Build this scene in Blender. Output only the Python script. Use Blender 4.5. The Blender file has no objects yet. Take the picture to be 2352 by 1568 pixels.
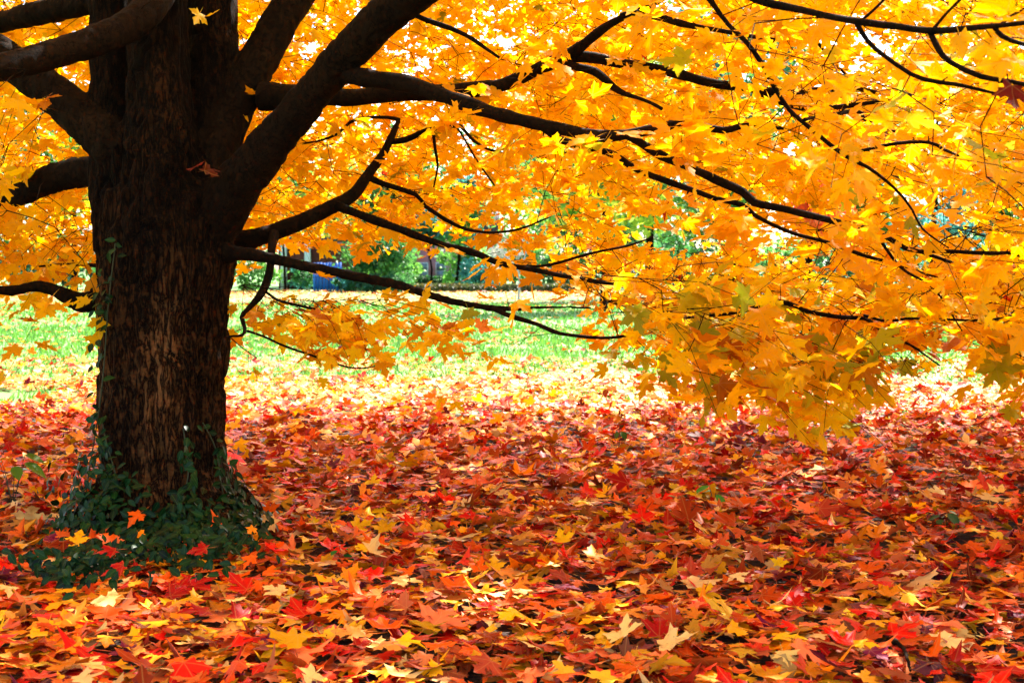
import bpy, math, random
import numpy as np
from mathutils import Vector, Matrix

rng = np.random.default_rng(11)
random.seed(11)
scn = bpy.context.scene
col = scn.collection

# ------------------------------------------------------------------ camera, sky, sun, exposure
EYE, PITCH, FOC = 1.2, math.radians(2.87), 3267.0          # FOC: focal length in units of a 2352 wide picture
cam_data = bpy.data.cameras.new('camera')
cam_data.lens, cam_data.sensor_width = 50.0, 36.0
cam_data.clip_start, cam_data.clip_end = 0.05, 1500.0
cam_data.dof.use_dof = True
cam_data.dof.focus_distance = 6.0
cam_data.dof.aperture_fstop = 7.0
cam = bpy.data.objects.new('camera', cam_data)
col.objects.link(cam)
cam.location = (0, 0, EYE)
cam.rotation_euler = (math.pi / 2 - PITCH, 0, 0)
scn.camera = cam

SUN_EL, SUN_AZ = math.radians(50), math.radians(28)         # azimuth from +Y (away from the camera) towards +X
world = bpy.data.worlds.new('World')
scn.world = world
world.use_nodes = True
wn = world.node_tree
wn.nodes.clear()
sky = wn.nodes.new('ShaderNodeTexSky')
sky.sky_type = 'NISHITA'
sky.sun_disc = False
sky.sun_elevation = SUN_EL
sky.sun_rotation = SUN_AZ
sky.air_density, sky.dust_density = 1.0, 2.5
bg = wn.nodes.new('ShaderNodeBackground')
bg.inputs['Strength'].default_value = 0.12
wo = wn.nodes.new('ShaderNodeOutputWorld')
wn.links.new(sky.outputs[0], bg.inputs[0])
wn.links.new(bg.outputs[0], wo.inputs[0])
sun_data = bpy.data.lights.new('sun', 'SUN')
sun_data.energy = 5.0
sun_data.angle = math.radians(0.6)
sun_data.color = (1.0, 0.95, 0.86)
sun = bpy.data.objects.new('sun', sun_data)
col.objects.link(sun)
sun_dir = Vector((math.sin(SUN_AZ) * math.cos(SUN_EL), math.cos(SUN_AZ) * math.cos(SUN_EL), math.sin(SUN_EL)))
sun.rotation_euler = (-sun_dir).to_track_quat('-Z', 'Y').to_euler()
sun.location = sun_dir * 60

scn.view_settings.view_transform = 'Standard'
scn.view_settings.look = 'None'
scn.view_settings.exposure = 2.5
scn.view_settings.gamma = 1.0
scn.view_settings.use_curve_mapping = False
scn.render.engine = 'CYCLES'
scn.cycles.max_bounces = 10
scn.cycles.diffuse_bounces = 5
scn.cycles.transmission_bounces = 8
scn.cycles.use_denoising = True
scn.cycles.sample_clamp_indirect = 8.0

# ------------------------------------------------------------------ helpers
cp, sp_ = math.cos(PITCH), math.sin(PITCH)

def P(px, py, d):
    """World point at horizontal distance d (world Y) seen at (px, py) of a 2352 x 1568 picture."""
    px, py, d = np.asarray(px, float), np.asarray(py, float), np.asarray(d, float)
    cx, cy = (px - 1176) / FOC, (784 - py) / FOC
    wy = cp + cy * sp_
    wz = -sp_ + cy * cp
    s = d / wy
    return np.stack([cx * s, d + 0 * s, EYE + wz * s], -1)

def proj(p):
    """Picture position and depth of world points (n,3)."""
    q = np.asarray(p, float) - np.array([0, 0, EYE])
    f = q[..., 1] * cp - q[..., 2] * sp_
    u = q[..., 1] * sp_ + q[..., 2] * cp
    f = np.where(np.abs(f) < 1e-6, 1e-6, f)
    return 1176 + FOC * q[..., 0] / f, 784 - FOC * u / f, f

def tag(o, label=None, cat=None, group=None, kind=None):
    if label: o['label'] = label
    if cat: o['category'] = cat
    if group: o['group'] = group
    if kind: o['kind'] = kind
    return o

def empty(name, loc=(0, 0, 0)):
    o = bpy.data.objects.new(name, None)
    o.empty_display_size = 0.1
    col.objects.link(o)
    o.location = loc
    return o

def link(name, me, parent=None, loc=None):
    o = bpy.data.objects.new(name, me)
    col.objects.link(o)
    if loc is not None: o.location = loc
    if parent is not None:
        o.parent = parent
        if loc is None:                      # vertices are in world space
            o.matrix_parent_inverse = Matrix.Translation(-world_loc(parent))
    return o

def world_loc(o):
    v = Vector(o.location)
    if o.parent is not None: v = v + world_loc(o.parent) + Vector(o.matrix_parent_inverse.translation)
    return v

def mesh_np(name, V, F, mat, smooth=False, colr=None, luv=None):
    """V (n,3); F (m,3) or (m,4) or list of both."""
    me = bpy.data.meshes.new(name)
    Fs = F if isinstance(F, list) else [F]
    Fs = [np.asarray(f, np.int32) for f in Fs if len(f)]
    loops = np.concatenate([f.ravel() for f in Fs])
    tot = np.concatenate([np.full(len(f), f.shape[1], np.int32) for f in Fs])
    start = np.concatenate([[0], np.cumsum(tot)[:-1]]).astype(np.int32)
    me.vertices.add(len(V)); me.vertices.foreach_set('co', np.asarray(V, np.float32).ravel())
    me.loops.add(len(loops)); me.loops.foreach_set('vertex_index', loops)
    me.polygons.add(len(tot)); me.polygons.foreach_set('loop_start', start)
    me.polygons.foreach_set('loop_total', tot)
    if smooth: me.polygons.foreach_set('use_smooth', np.ones(len(tot), bool))
    me.update(calc_edges=True)
    if colr is not None:
        a = me.attributes.new('tint', 'FLOAT_COLOR', 'POINT')
        c = np.ones((len(V), 4), np.float32); c[:, :3] = colr
        a.data.foreach_set('color', c.ravel())
    if luv is not None:
        a = me.attributes.new('luv', 'FLOAT2', 'POINT')
        a.data.foreach_set('vector', np.asarray(luv, np.float32).ravel())
    me.materials.append(mat)
    return me

class MB:
    def __init__(s): s.V, s.F, s.n = [], {}, 0
    def add(s, V, F):
        V = np.asarray(V, float); F = np.asarray(F, int) + s.n
        s.V.append(V); s.F.setdefault(F.shape[1], []).append(F); s.n += len(V)
    def box(s, lo, hi):
        (a, b, c), (d, e, f) = lo, hi
        s.add([(a,b,c),(d,b,c),(d,e,c),(a,e,c),(a,b,f),(d,b,f),(d,e,f),(a,e,f)],
              [(0,3,2,1),(4,5,6,7),(0,1,5,4),(1,2,6,5),(2,3,7,6),(3,0,4,7)])
    def tube(s, pts, rad, k=6, cap=True):
        V, F = tube(pts, rad, k); s.add(V, F)
        if cap:
            m = len(pts)
            for i0, c in ((0, pts[0]), ((m - 1) * k, pts[-1])):
                ring = V[i0:i0 + k]
                s.add(np.vstack([ring, [c]]), [(j, (j + 1) % k, k) if i0 else ((j + 1) % k, j, k) for j in range(k)])
    def mesh(s, name, mat, smooth=False):
        return mesh_np(name, np.vstack(s.V), [np.vstack(f) for f in s.F.values()], mat, smooth)

def tube(pts, rad, k=6):
    pts = np.asarray(pts, float); rad = np.asarray(rad, float)
    t = np.gradient(pts, axis=0); t /= np.linalg.norm(t, axis=1)[:, None] + 1e-9
    ref = np.array([0.31, 0.05, 0.95]) if abs(t[:, 2]).mean() < 0.8 else np.array([0.95, 0.3, 0.05])
    a = np.cross(t, ref); a /= np.linalg.norm(a, axis=1)[:, None] + 1e-9
    b = np.cross(t, a)
    th = np.arange(k) * 2 * math.pi / k
    ring = np.cos(th)[None, :, None] * a[:, None] + np.sin(th)[None, :, None] * b[:, None]
    V = (pts[:, None] + ring * rad[:, None, None]).reshape(-1, 3)
    m = len(pts)
    i, j = np.meshgrid(np.arange(m - 1), np.arange(k), indexing='ij')
    j2 = (j + 1) % k
    F = np.stack([i * k + j, i * k + j2, (i + 1) * k + j2, (i + 1) * k + j], -1).reshape(-1, 4)
    return V, F

def spline(pts, step=0.04, extra=None):
    """Catmull-Rom through pts (n,3), resampled; extra (n,) interpolated along."""
    pts = np.asarray(pts, float)
    A = np.vstack([2 * pts[0] - pts[1], pts, 2 * pts[-1] - pts[-2]])
    E = None if extra is None else np.asarray(extra, float)
    out, ex = [], []
    for i in range(len(pts) - 1):
        p0, p1, p2, p3 = A[i:i + 4]
        n = max(2, int(np.linalg.norm(p2 - p1) / step))
        t = np.linspace(0, 1, n, endpoint=False)[:, None]
        out.append(0.5 * (2 * p1 + (p2 - p0) * t + (2 * p0 - 5 * p1 + 4 * p2 - p3) * t ** 2 + (3 * p1 - p0 - 3 * p2 + p3) * t ** 3))
        if E is not None: ex.append(E[i] + (E[i + 1] - E[i]) * t[:, 0])
    out.append(pts[-1:])
    if E is not None: ex.append(E[-1:])
    return (np.vstack(out), np.concatenate(ex)) if E is not None else np.vstack(out)

_H = rng.random(1 << 16)
def vnoise(p):
    """Value noise in 0..1 on (n,3)."""
    p = np.asarray(p, float); i = np.floor(p).astype(np.int64); f = p - i; f = f * f * (3 - 2 * f)
    r = 0
    for dx in (0, 1):
        for dy in (0, 1):
            for dz in (0, 1):
                h = ((i[:, 0] + dx) * 73856093 ^ (i[:, 1] + dy) * 19349663 ^ (i[:, 2] + dz) * 83492791) & 0xFFFF
                w = (f[:, 0] if dx else 1 - f[:, 0]) * (f[:, 1] if dy else 1 - f[:, 1]) * (f[:, 2] if dz else 1 - f[:, 2])
                r = r + w * _H[h]
    return r

def srgb(*c):
    c = np.asarray(c, float) / 255.0
    return np.where(c <= 0.04045, c / 12.92, ((c + 0.055) / 1.055) ** 2.4)

# ------------------------------------------------------------------ materials
def new_mat(name):
    m = bpy.data.materials.new(name); m.use_nodes = True
    nt = m.node_tree; nt.nodes.clear()
    out = nt.nodes.new('ShaderNodeOutputMaterial')
    return m, nt, out

def N(nt, kind, **kw):
    n = nt.nodes.new(kind)
    for k, v in kw.items():
        if k.startswith('i_'):
            key = k[2:]
            n.inputs[int(key) if key.isdigit() else key].default_value = v
        else: setattr(n, k, v)
    return n

def M_(nt, op, a, b=None, c=None):
    n = nt.nodes.new('ShaderNodeMath'); n.operation = op
    for i, x in enumerate((a, b, c)):
        if x is None: continue
        if isinstance(x, (int, float)): n.inputs[i].default_value = x
        else: nt.links.new(x, n.inputs[i])
    return n.outputs[0]

def mixc(nt, fac, a, b, mode='MIX'):
    n = nt.nodes.new('ShaderNodeMix'); n.data_type = 'RGBA'; n.blend_type = mode
    for s, x in ((n.inputs[0], fac), (n.inputs[6], a), (n.inputs[7], b)):
        if isinstance(x, (int, float)): s.default_value = x
        elif isinstance(x, (tuple, list, np.ndarray)): s.default_value = tuple(x)[:3] + (1,)
        else: nt.links.new(x, s)
    return n.outputs[2]

def leaf_material(name, source, trans, rough=0.5, vein_gain=0.35, spot=0.5, back=None, spec=0.12):
    """Thin leaf: colour from the vertex 'tint' or from the object's own colour; veins follow the leaf's own axes."""
    m, nt, out = new_mat(name); L = nt.links
    if source == 'object':
        base = N(nt, 'ShaderNodeObjectInfo').outputs['Color']
    else:
        base = N(nt, 'ShaderNodeAttribute', attribute_name='tint').outputs['Color']
    luv = N(nt, 'ShaderNodeAttribute', attribute_name='luv')
    sx = N(nt, 'ShaderNodeSeparateXYZ'); L.new(luv.outputs['Vector'], sx.inputs[0])
    u = M_(nt, 'ABSOLUTE', sx.outputs[0]); v = M_(nt, 'SUBTRACT', sx.outputs[1], 0.02)
    r = M_(nt, 'SQRT', M_(nt, 'ADD', M_(nt, 'MULTIPLY', u, u), M_(nt, 'MULTIPLY', v, v)))
    ang = M_(nt, 'ARCTAN2', v, u)
    ds = [M_(nt, 'ABSOLUTE', M_(nt, 'SINE', M_(nt, 'SUBTRACT', ang, a))) for a in (math.pi / 2, math.radians(33), math.radians(-12))]
    dm = M_(nt, 'MULTIPLY', r, M_(nt, 'MINIMUM', ds[0], M_(nt, 'MINIMUM', ds[1], ds[2])))
    vein = N(nt, 'ShaderNodeMapRange', i_1=0.006, i_2=0.022, i_3=1.0, i_4=0.0); L.new(dm, vein.inputs[0])
    geo = N(nt, 'ShaderNodeNewGeometry')
    nz = N(nt, 'ShaderNodeTexNoise', i_Scale=28.0, i_Detail=3.0); L.new(geo.outputs['Position'], nz.inputs['Vector'])
    sp = N(nt, 'ShaderNodeMapRange', i_1=0.56, i_2=0.78, i_3=0.0, i_4=spot); L.new(nz.outputs[0], sp.inputs[0])
    nz2 = N(nt, 'ShaderNodeTexNoise', i_Scale=150.0, i_Detail=2.0); L.new(geo.outputs['Position'], nz2.inputs['Vector'])
    sp2 = N(nt, 'ShaderNodeMapRange', i_1=0.67, i_2=0.73, i_3=0.0, i_4=0.6); L.new(nz2.outputs[0], sp2.inputs[0])
    c = mixc(nt, sp.outputs[0], base, mixc(nt, 1.0, base, (0.62, 0.34, 0.25), 'MULTIPLY'))
    c = mixc(nt, sp2.outputs[0], c, (0.06, 0.018, 0.006))
    c = mixc(nt, M_(nt, 'MULTIPLY', vein.outputs[0], vein_gain), c, mixc(nt, 0.5, base, (0.55, 0.33, 0.09)))
    pr = N(nt, 'ShaderNodeBsdfPrincipled', i_Roughness=rough); pr.inputs['Specular IOR Level'].default_value = spec
    if back is not None:
        cb = mixc(nt, geo.outputs['Backfacing'], c, mixc(nt, back, c, (0.66, 0.33, 0.12)))
        L.new(cb, pr.inputs['Base Color'])
    else: L.new(c, pr.inputs['Base Color'])
    tr = N(nt, 'ShaderNodeBsdfTranslucent'); L.new(c, tr.inputs[0])
    mx = N(nt, 'ShaderNodeMixShader', i_0=trans)
    L.new(pr.outputs[0], mx.inputs[1]); L.new(tr.outputs[0], mx.inputs[2]); L.new(mx.outputs[0], out.inputs[0])
    return m

def simple(name, c, rough=0.7, var=0.0, scale=6.0, bump=0.0, metal=0.0, stretch=None, spec=0.4):
    m, nt, out = new_mat(name); L = nt.links
    pr = N(nt, 'ShaderNodeBsdfPrincipled', i_Roughness=rough, i_Metallic=metal); pr.inputs['Specular IOR Level'].default_value = spec
    tc = N(nt, 'ShaderNodeTexCoord'); vec = tc.outputs['Object']
    if stretch is not None:
        mp = N(nt, 'ShaderNodeMapping'); mp.inputs['Scale'].default_value = stretch; L.new(vec, mp.inputs[0]); vec = mp.outputs[0]
    nz = N(nt, 'ShaderNodeTexNoise', i_Scale=scale, i_Detail=5.0); L.new(vec, nz.inputs['Vector'])
    c = np.asarray(c, float)
    k = M_(nt, 'MULTIPLY', M_(nt, 'SUBTRACT', nz.outputs[0], 0.3), 2.2)
    L.new(mixc(nt, k, tuple(c * (1 - var)), tuple(np.minimum(c * (1 + var), 0.95))), pr.inputs['Base Color'])
    if bump:
        b = N(nt, 'ShaderNodeBump', i_Strength=bump, i_Distance=0.02); L.new(nz.outputs[0], b.inputs['Height']); L.new(b.outputs[0], pr.inputs['Normal'])
    L.new(pr.outputs[0], out.inputs[0])
    return m

def foliage_material(name, trans=0.5, rough=0.5):
    m, nt, out = new_mat(name); L = nt.links
    a = N(nt, 'ShaderNodeAttribute', attribute_name='tint')
    pr = N(nt, 'ShaderNodeBsdfPrincipled', i_Roughness=rough); L.new(a.outputs['Color'], pr.inputs['Base Color'])
    tr = N(nt, 'ShaderNodeBsdfTranslucent'); L.new(a.outputs['Color'], tr.inputs[0])
    mx = N(nt, 'ShaderNodeMixShader', i_0=trans)
    L.new(pr.outputs[0], mx.inputs[1]); L.new(tr.outputs[0], mx.inputs[2]); L.new(mx.outputs[0], out.inputs[0])
    return m

def bark_material(name, furrow):
    """Furrowed bark for the trunk, smoother dark bark for limbs."""
    m, nt, out = new_mat(name); L = nt.links
    tc = N(nt, 'ShaderNodeTexCoord')
    mp = N(nt, 'ShaderNodeMapping'); mp.inputs['Scale'].default_value = (1, 1, 0.19 if furrow else 0.8); L.new(tc.outputs['Object'], mp.inputs[0])
    nz = N(nt, 'ShaderNodeTexNoise', i_Scale=44.0 if furrow else 26.0, i_Detail=7.0, i_Roughness=0.62, i_Distortion=0.25); L.new(mp.outputs[0], nz.inputs['Vector'])
    ridge = M_(nt, 'ABSOLUTE', M_(nt, 'SUBTRACT', nz.outputs[0], 0.5))
    crack = N(nt, 'ShaderNodeMapRange', i_1=0.0, i_2=0.075 if furrow else 0.02, i_3=0.0, i_4=1.0); L.new(ridge, crack.inputs[0])
    mp2 = N(nt, 'ShaderNodeMapping'); mp2.inputs['Scale'].default_value = (1, 1, 1.5 if furrow else 1.0); L.new(tc.outputs['Object'], mp2.inputs[0])
    plate = N(nt, 'ShaderNodeTexNoise', i_Scale=38.0, i_Detail=6.0, i_Roughness=0.7); L.new(mp2.outputs[0], plate.inputs['Vector'])
    big = N(nt, 'ShaderNodeTexNoise', i_Scale=4.0, i_Detail=5.0); L.new(mp.outputs[0] if furrow else mp2.outputs[0], big.inputs['Vector'])
    ramp = N(nt, 'ShaderNodeValToRGB'); L.new(plate.outputs[0], ramp.inputs[0])
    e = ramp.color_ramp.elements
    k = 0.95 if furrow else 0.20
    e[0].position, e[0].color = 0.30, (0.016 * k, 0.006 * k, 0.002 * k, 1)
    e[1].position, e[1].color = 0.78, (0.085 * k, 0.033 * k, 0.009 * k, 1)
    pale = N(nt, 'ShaderNodeMapRange', i_1=0.50, i_2=0.66, i_3=0.0, i_4=0.85 if furrow else 0.22); L.new(big.outputs[0], pale.inputs[0])
    c2 = mixc(nt, M_(nt, 'MULTIPLY', pale.outputs[0], plate.outputs[0]), ramp.outputs[0], (0.30, 0.13, 0.042) if furrow else (0.06, 0.03, 0.012))
    if furrow:                                       # full bark colour low down, darkened with height towards the fork
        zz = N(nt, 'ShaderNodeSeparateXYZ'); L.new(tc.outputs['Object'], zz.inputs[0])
        high_dark = N(nt, 'ShaderNodeMapRange', i_1=0.9, i_2=1.5, i_3=0.0, i_4=1.0); L.new(zz.outputs[2], high_dark.inputs[0])
        c2 = mixc(nt, high_dark.outputs[0], c2, mixc(nt, 1.0, c2, (0.26, 0.22, 0.20), 'MULTIPLY'))
    c3 = mixc(nt, crack.outputs[0], (0.003, 0.0012, 0.0006), c2)
    pr = N(nt, 'ShaderNodeBsdfPrincipled', i_Roughness=0.9); L.new(c3, pr.inputs['Base Color'])
    pr.inputs['Specular IOR Level'].default_value = 0.08
    hgt = M_(nt, 'ADD', M_(nt, 'MULTIPLY', crack.outputs[0], 0.8), M_(nt, 'MULTIPLY', plate.outputs[0], 0.5))
    b = N(nt, 'ShaderNodeBump', i_Strength=1.0 if furrow else 0.9, i_Distance=0.02 if furrow else 0.009); L.new(hgt, b.inputs['Height']); L.new(b.outputs[0], pr.inputs['Normal'])
    L.new(pr.outputs[0], out.inputs[0])
    return m

M_TRUNK = bark_material('furrowed_bark', True)
M_BARK = bark_material('limb_bark', False)
M_TWIG = simple('twig_bark', (0.016, 0.007, 0.003), 0.9, 0.5, 40, 0.3, spec=0.05)
M_CROWN = leaf_material('crown_leaf', 'tint', 0.58, 0.5, 0.45, 0.45)
M_CROWN_ONE = leaf_material('crown_leaf_single', 'object', 0.58, 0.5, 0.45, 0.45)
M_LITTER = leaf_material('fallen_leaf_mass', 'tint', 0.14, 0.5, 0.45, 0.65, back=0.12)
M_LITTER_ONE = leaf_material('fallen_leaf_single', 'object', 0.14, 0.5, 0.45, 0.65, back=0.12)
M_FOLIAGE = foliage_material('far_foliage')
def vine_material(name, source):
    m, nt, out = new_mat(name); L = nt.links
    base = N(nt, 'ShaderNodeObjectInfo').outputs['Color'] if source == 'object' else N(nt, 'ShaderNodeAttribute', attribute_name='tint').outputs['Color']
    luv = N(nt, 'ShaderNodeAttribute', attribute_name='luv'); sx = N(nt, 'ShaderNodeSeparateXYZ'); L.new(luv.outputs['Vector'], sx.inputs[0])
    rib = N(nt, 'ShaderNodeMapRange', i_1=0.012, i_2=0.03, i_3=0.35, i_4=0.0); L.new(M_(nt, 'ABSOLUTE', sx.outputs[0]), rib.inputs[0])
    c = mixc(nt, rib.outputs[0], base, (.05, .13, .03))
    pr = N(nt, 'ShaderNodeBsdfPrincipled', i_Roughness=0.42); pr.inputs['Specular IOR Level'].default_value = 0.12; L.new(c, pr.inputs['Base Color'])
    L.new(pr.outputs[0], out.inputs[0])
    return m
M_VINE = vine_material('vine_leaf', 'object')
M_GRASS = foliage_material('grass_blade', 0.4)

# ------------------------------------------------------------------ leaf shapes
HALF = np.array([(0.0, 0.02), (0.12, -0.05), (0.34, -0.08), (0.33, 0.06), (0.30, 0.13), (0.46, 0.17), (0.50, 0.28), (0.68, 0.42),
                 (0.48, 0.46), (0.41, 0.57), (0.29, 0.47), (0.155, 0.45), (0.17, 0.56), (0.28, 0.75), (0.14, 0.79), (0.10, 0.91), (0.0, 1.08)])
LOW = [0, 2, 4, 7, 9, 11, 13, 16]
TINY = [0, 2, 7, 11, 16]
MIDL = [0, 2, 4, 5, 7, 9, 11, 13, 14, 16]
CEN = np.array([0.0, 0.25])

def leaf_proto(lod, seed, curl, petiole=True):
    r = np.random.default_rng(abs(int(seed)))
    H = HALF.copy()
    wide = r.uniform(0.88, 1.12)
    def side(s):
        h = H + r.normal(0, 0.016, H.shape); h[0], h[-1] = H[0], H[-1]
        h[:, 0] *= s * wide
        return h[LOW] if lod == 0 else h[TINY] if lod == -1 else h[MIDL] if lod == .5 else h
    R, L = side(1), side(-1)
    out = np.vstack([R, L[1:-1][::-1]])
    n = len(out)
    if lod == 2:
        V2 = np.vstack([out, CEN + (out - CEN) * 0.55, [CEN]])
        F = []
        for i in range(n):
            j = (i + 1) % n
            F += [(i, j, n + j), (i, n + j, n + i), (n + i, n + j, 2 * n)]
    else:
        V2 = np.vstack([out, [CEN]])
        F = [(i, (i + 1) % n, n) for i in range(n)]
    x, y = V2[:, 0], V2[:, 1] - 0.3
    rr = np.hypot(x, y); th = np.arctan2(y, x)
    a, b, c, d = r.normal(0, 1, 4)
    z = curl * (0.35 * a * x * x + 0.35 * b * y * y + 0.16 * abs(c) * np.abs(x)
                + 0.30 * rr ** 2 * np.sin(3 * th + d * 3) + 0.25 * rr ** 3 * np.sin(5 * th + a * 4)) + curl * 0.18 * np.sign(b) * rr ** 2
    V = np.column_stack([V2, z])
    V[:, 0] *= 1 - 0.22 * min(1, abs(a) * curl)          # a cupped leaf is narrower
    luv = V2.copy()
    F = np.array(F)
    if petiole:
        k = len(V); bx, by = r.normal(0, 0.10), -r.uniform(0.45, 0.8)
        w = 0.011
        pt = np.array([(-w, 0.03, 0), (w, 0.03, 0), (bx * 0.4 - w, by * 0.5, 0.03 * d), (bx * 0.4 + w, by * 0.5, 0.03 * d + 0.012), (bx, by, 0.05 * d)])
        V = np.vstack([V, pt]); luv = np.vstack([luv, np.tile([0.0, 0.1], (5, 1))])
        F = np.vstack([F, np.array([(0, 1, 3), (0, 3, 2), (2, 3, 4)]) + k])
    return V, F, luv

def frames(nrm, tip):
    nrm = nrm / (np.linalg.norm(nrm, axis=1)[:, None] + 1e-9)
    tip = tip - nrm * np.sum(tip * nrm, 1)[:, None]
    tip /= np.linalg.norm(tip, axis=1)[:, None] + 1e-9
    return np.stack([np.cross(tip, nrm), tip, nrm], -1)   # columns: across, along, up

def leaf_mass(name, protos, which, pos, rot, size, colr, mat):
    Vs, Fs, Cs, Us, n = [], [], [], [], 0
    for k, (V, F, U) in enumerate(protos):
        s = np.where(which == k)[0]
        if not len(s): continue
        W = np.einsum('nij,vj->nvi', rot[s], V) * size[s][:, None, None] + pos[s][:, None]
        Vs.append(W.reshape(-1, 3))
        Fs.append((F[None] + (np.arange(len(s)) * len(V))[:, None, None] + n).reshape(-1, 3))
        Cs.append(np.repeat(colr[s], len(V), 0)); Us.append(np.tile(U, (len(s), 1)))
        n += len(s) * len(V)
    return mesh_np(name, np.vstack(Vs), np.vstack(Fs), mat, False, np.vstack(Cs), np.vstack(Us))

def mat4(rot, pos, size):
    m = Matrix.Identity(4)
    for i in range(3):
        for j in range(3): m[i][j] = float(rot[i, j] * size)
        m[i][3] = float(pos[i])
    return m

# ------------------------------------------------------------------ ground and lawn
TREE = P(375, 1235, 6.35); TREE[2] = 0.0

def ground_material():
    m, nt, out = new_mat('lawn_and_soil'); L = nt.links
    geo = N(nt, 'ShaderNodeNewGeometry'); pos = geo.outputs['Position']
    n1 = N(nt, 'ShaderNodeTexNoise', i_Scale=1.1, i_Detail=6.0); L.new(pos, n1.inputs['Vector'])
    n2 = N(nt, 'ShaderNodeTexNoise', i_Scale=26.0, i_Detail=5.0); L.new(pos, n2.inputs['Vector'])
    dist = N(nt, 'ShaderNodeVectorMath', operation='DISTANCE'); L.new(pos, dist.inputs[0]); dist.inputs[1].default_value = tuple(TREE)
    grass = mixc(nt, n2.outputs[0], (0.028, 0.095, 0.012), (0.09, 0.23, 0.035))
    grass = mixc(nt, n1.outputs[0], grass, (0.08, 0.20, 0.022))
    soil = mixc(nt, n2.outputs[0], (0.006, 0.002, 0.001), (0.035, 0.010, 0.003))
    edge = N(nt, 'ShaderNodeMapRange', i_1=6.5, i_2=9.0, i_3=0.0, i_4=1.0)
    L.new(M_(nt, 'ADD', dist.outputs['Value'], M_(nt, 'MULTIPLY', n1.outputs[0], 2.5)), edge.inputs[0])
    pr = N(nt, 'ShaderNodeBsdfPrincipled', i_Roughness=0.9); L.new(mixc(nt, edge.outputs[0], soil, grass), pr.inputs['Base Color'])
    b = N(nt, 'ShaderNodeBump', i_Strength=0.6, i_Distance=0.03); L.new(n2.outputs[0], b.inputs['Height']); L.new(b.outputs[0], pr.inputs['Normal'])
    L.new(pr.outputs[0], out.inputs[0])
    return m

gx = np.concatenate([np.linspace(-400, -20, 12), np.linspace(-16, 16, 50), np.linspace(20, 400, 12)])
gy = np.concatenate([np.linspace(-120, -8, 6), np.linspace(-6, 22, 44), np.linspace(26, 700, 20)])
X, Y = np.meshgrid(gx, gy, indexing='ij')
Z = np.where((np.abs(X) < 18) & (Y > -8) & (Y < 24), (vnoise(np.column_stack([X.ravel(), Y.ravel(), 0 * X.ravel()]) * 0.9).reshape(X.shape) - 0.5) * 0.05, 0)
i, j = np.meshgrid(np.arange(len(gx) - 1), np.arange(len(gy) - 1), indexing='ij')
n_ = len(gy)
gF = np.stack([i * n_ + j, (i + 1) * n_ + j, (i + 1) * n_ + j + 1, i * n_ + j + 1], -1).reshape(-1, 4)
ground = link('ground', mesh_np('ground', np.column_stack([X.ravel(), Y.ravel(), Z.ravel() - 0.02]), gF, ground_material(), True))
tag(ground, 'green lawn with brown soil under the maple', kind='structure')

# grass blades on the sunny lawn
def grass_blades():
    d = np.sqrt(rng.uniform(11.0 ** 2, 52.0 ** 2, 74000))
    d = np.where(rng.random(len(d)) < 0.55, rng.uniform(11, 30, len(d)), d)
    x = rng.uniform(-1, 1, len(d)) * (0.44 * d + 1.5)
    keep = vnoise(np.column_stack([x * 0.9, d * 0.5, 0 * x])) > np.clip((16.0 - d) * 0.16 + 0.30, 0.15, 0.9)
    x, d = x[keep], d[keep]; n = len(d)
    h = rng.uniform(0.035, 0.085, n) * (1 + d * 0.012); w = 0.004 + d * 0.00042
    a = rng.uniform(0, 2 * math.pi, n); lean = rng.normal(0, 0.035, (n, 2))
    b = np.column_stack([x, d, np.full(n, -0.015)])
    s = np.column_stack([np.cos(a) * w, np.sin(a) * w, 0 * a])
    t = b + np.column_stack([lean, h])
    m = b + (t - b) * 0.55
    V = np.stack([b - s, b + s, m + s * 0.8, m - s * 0.8, t], 1).reshape(-1, 3)
    k = (np.arange(n) * 5)[:, None]
    c = np.array([0.065, 0.21, 0.026]) * rng.uniform(0.6, 1.5, (n, 1)) + np.array([0.07, 0.05, 0.0]) * rng.random((n, 1)) ** 2
    me = mesh_np('grass', V, [k + np.array([[0, 1, 2, 3]]), k + np.array([[3, 2, 4]])], M_GRASS, False, np.repeat(c, 5, 0))
    tag(link('grass', me), 'bright green grass of the sunlit lawn behind the maple', 'grass', kind='stuff')
grass_blades()

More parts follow.
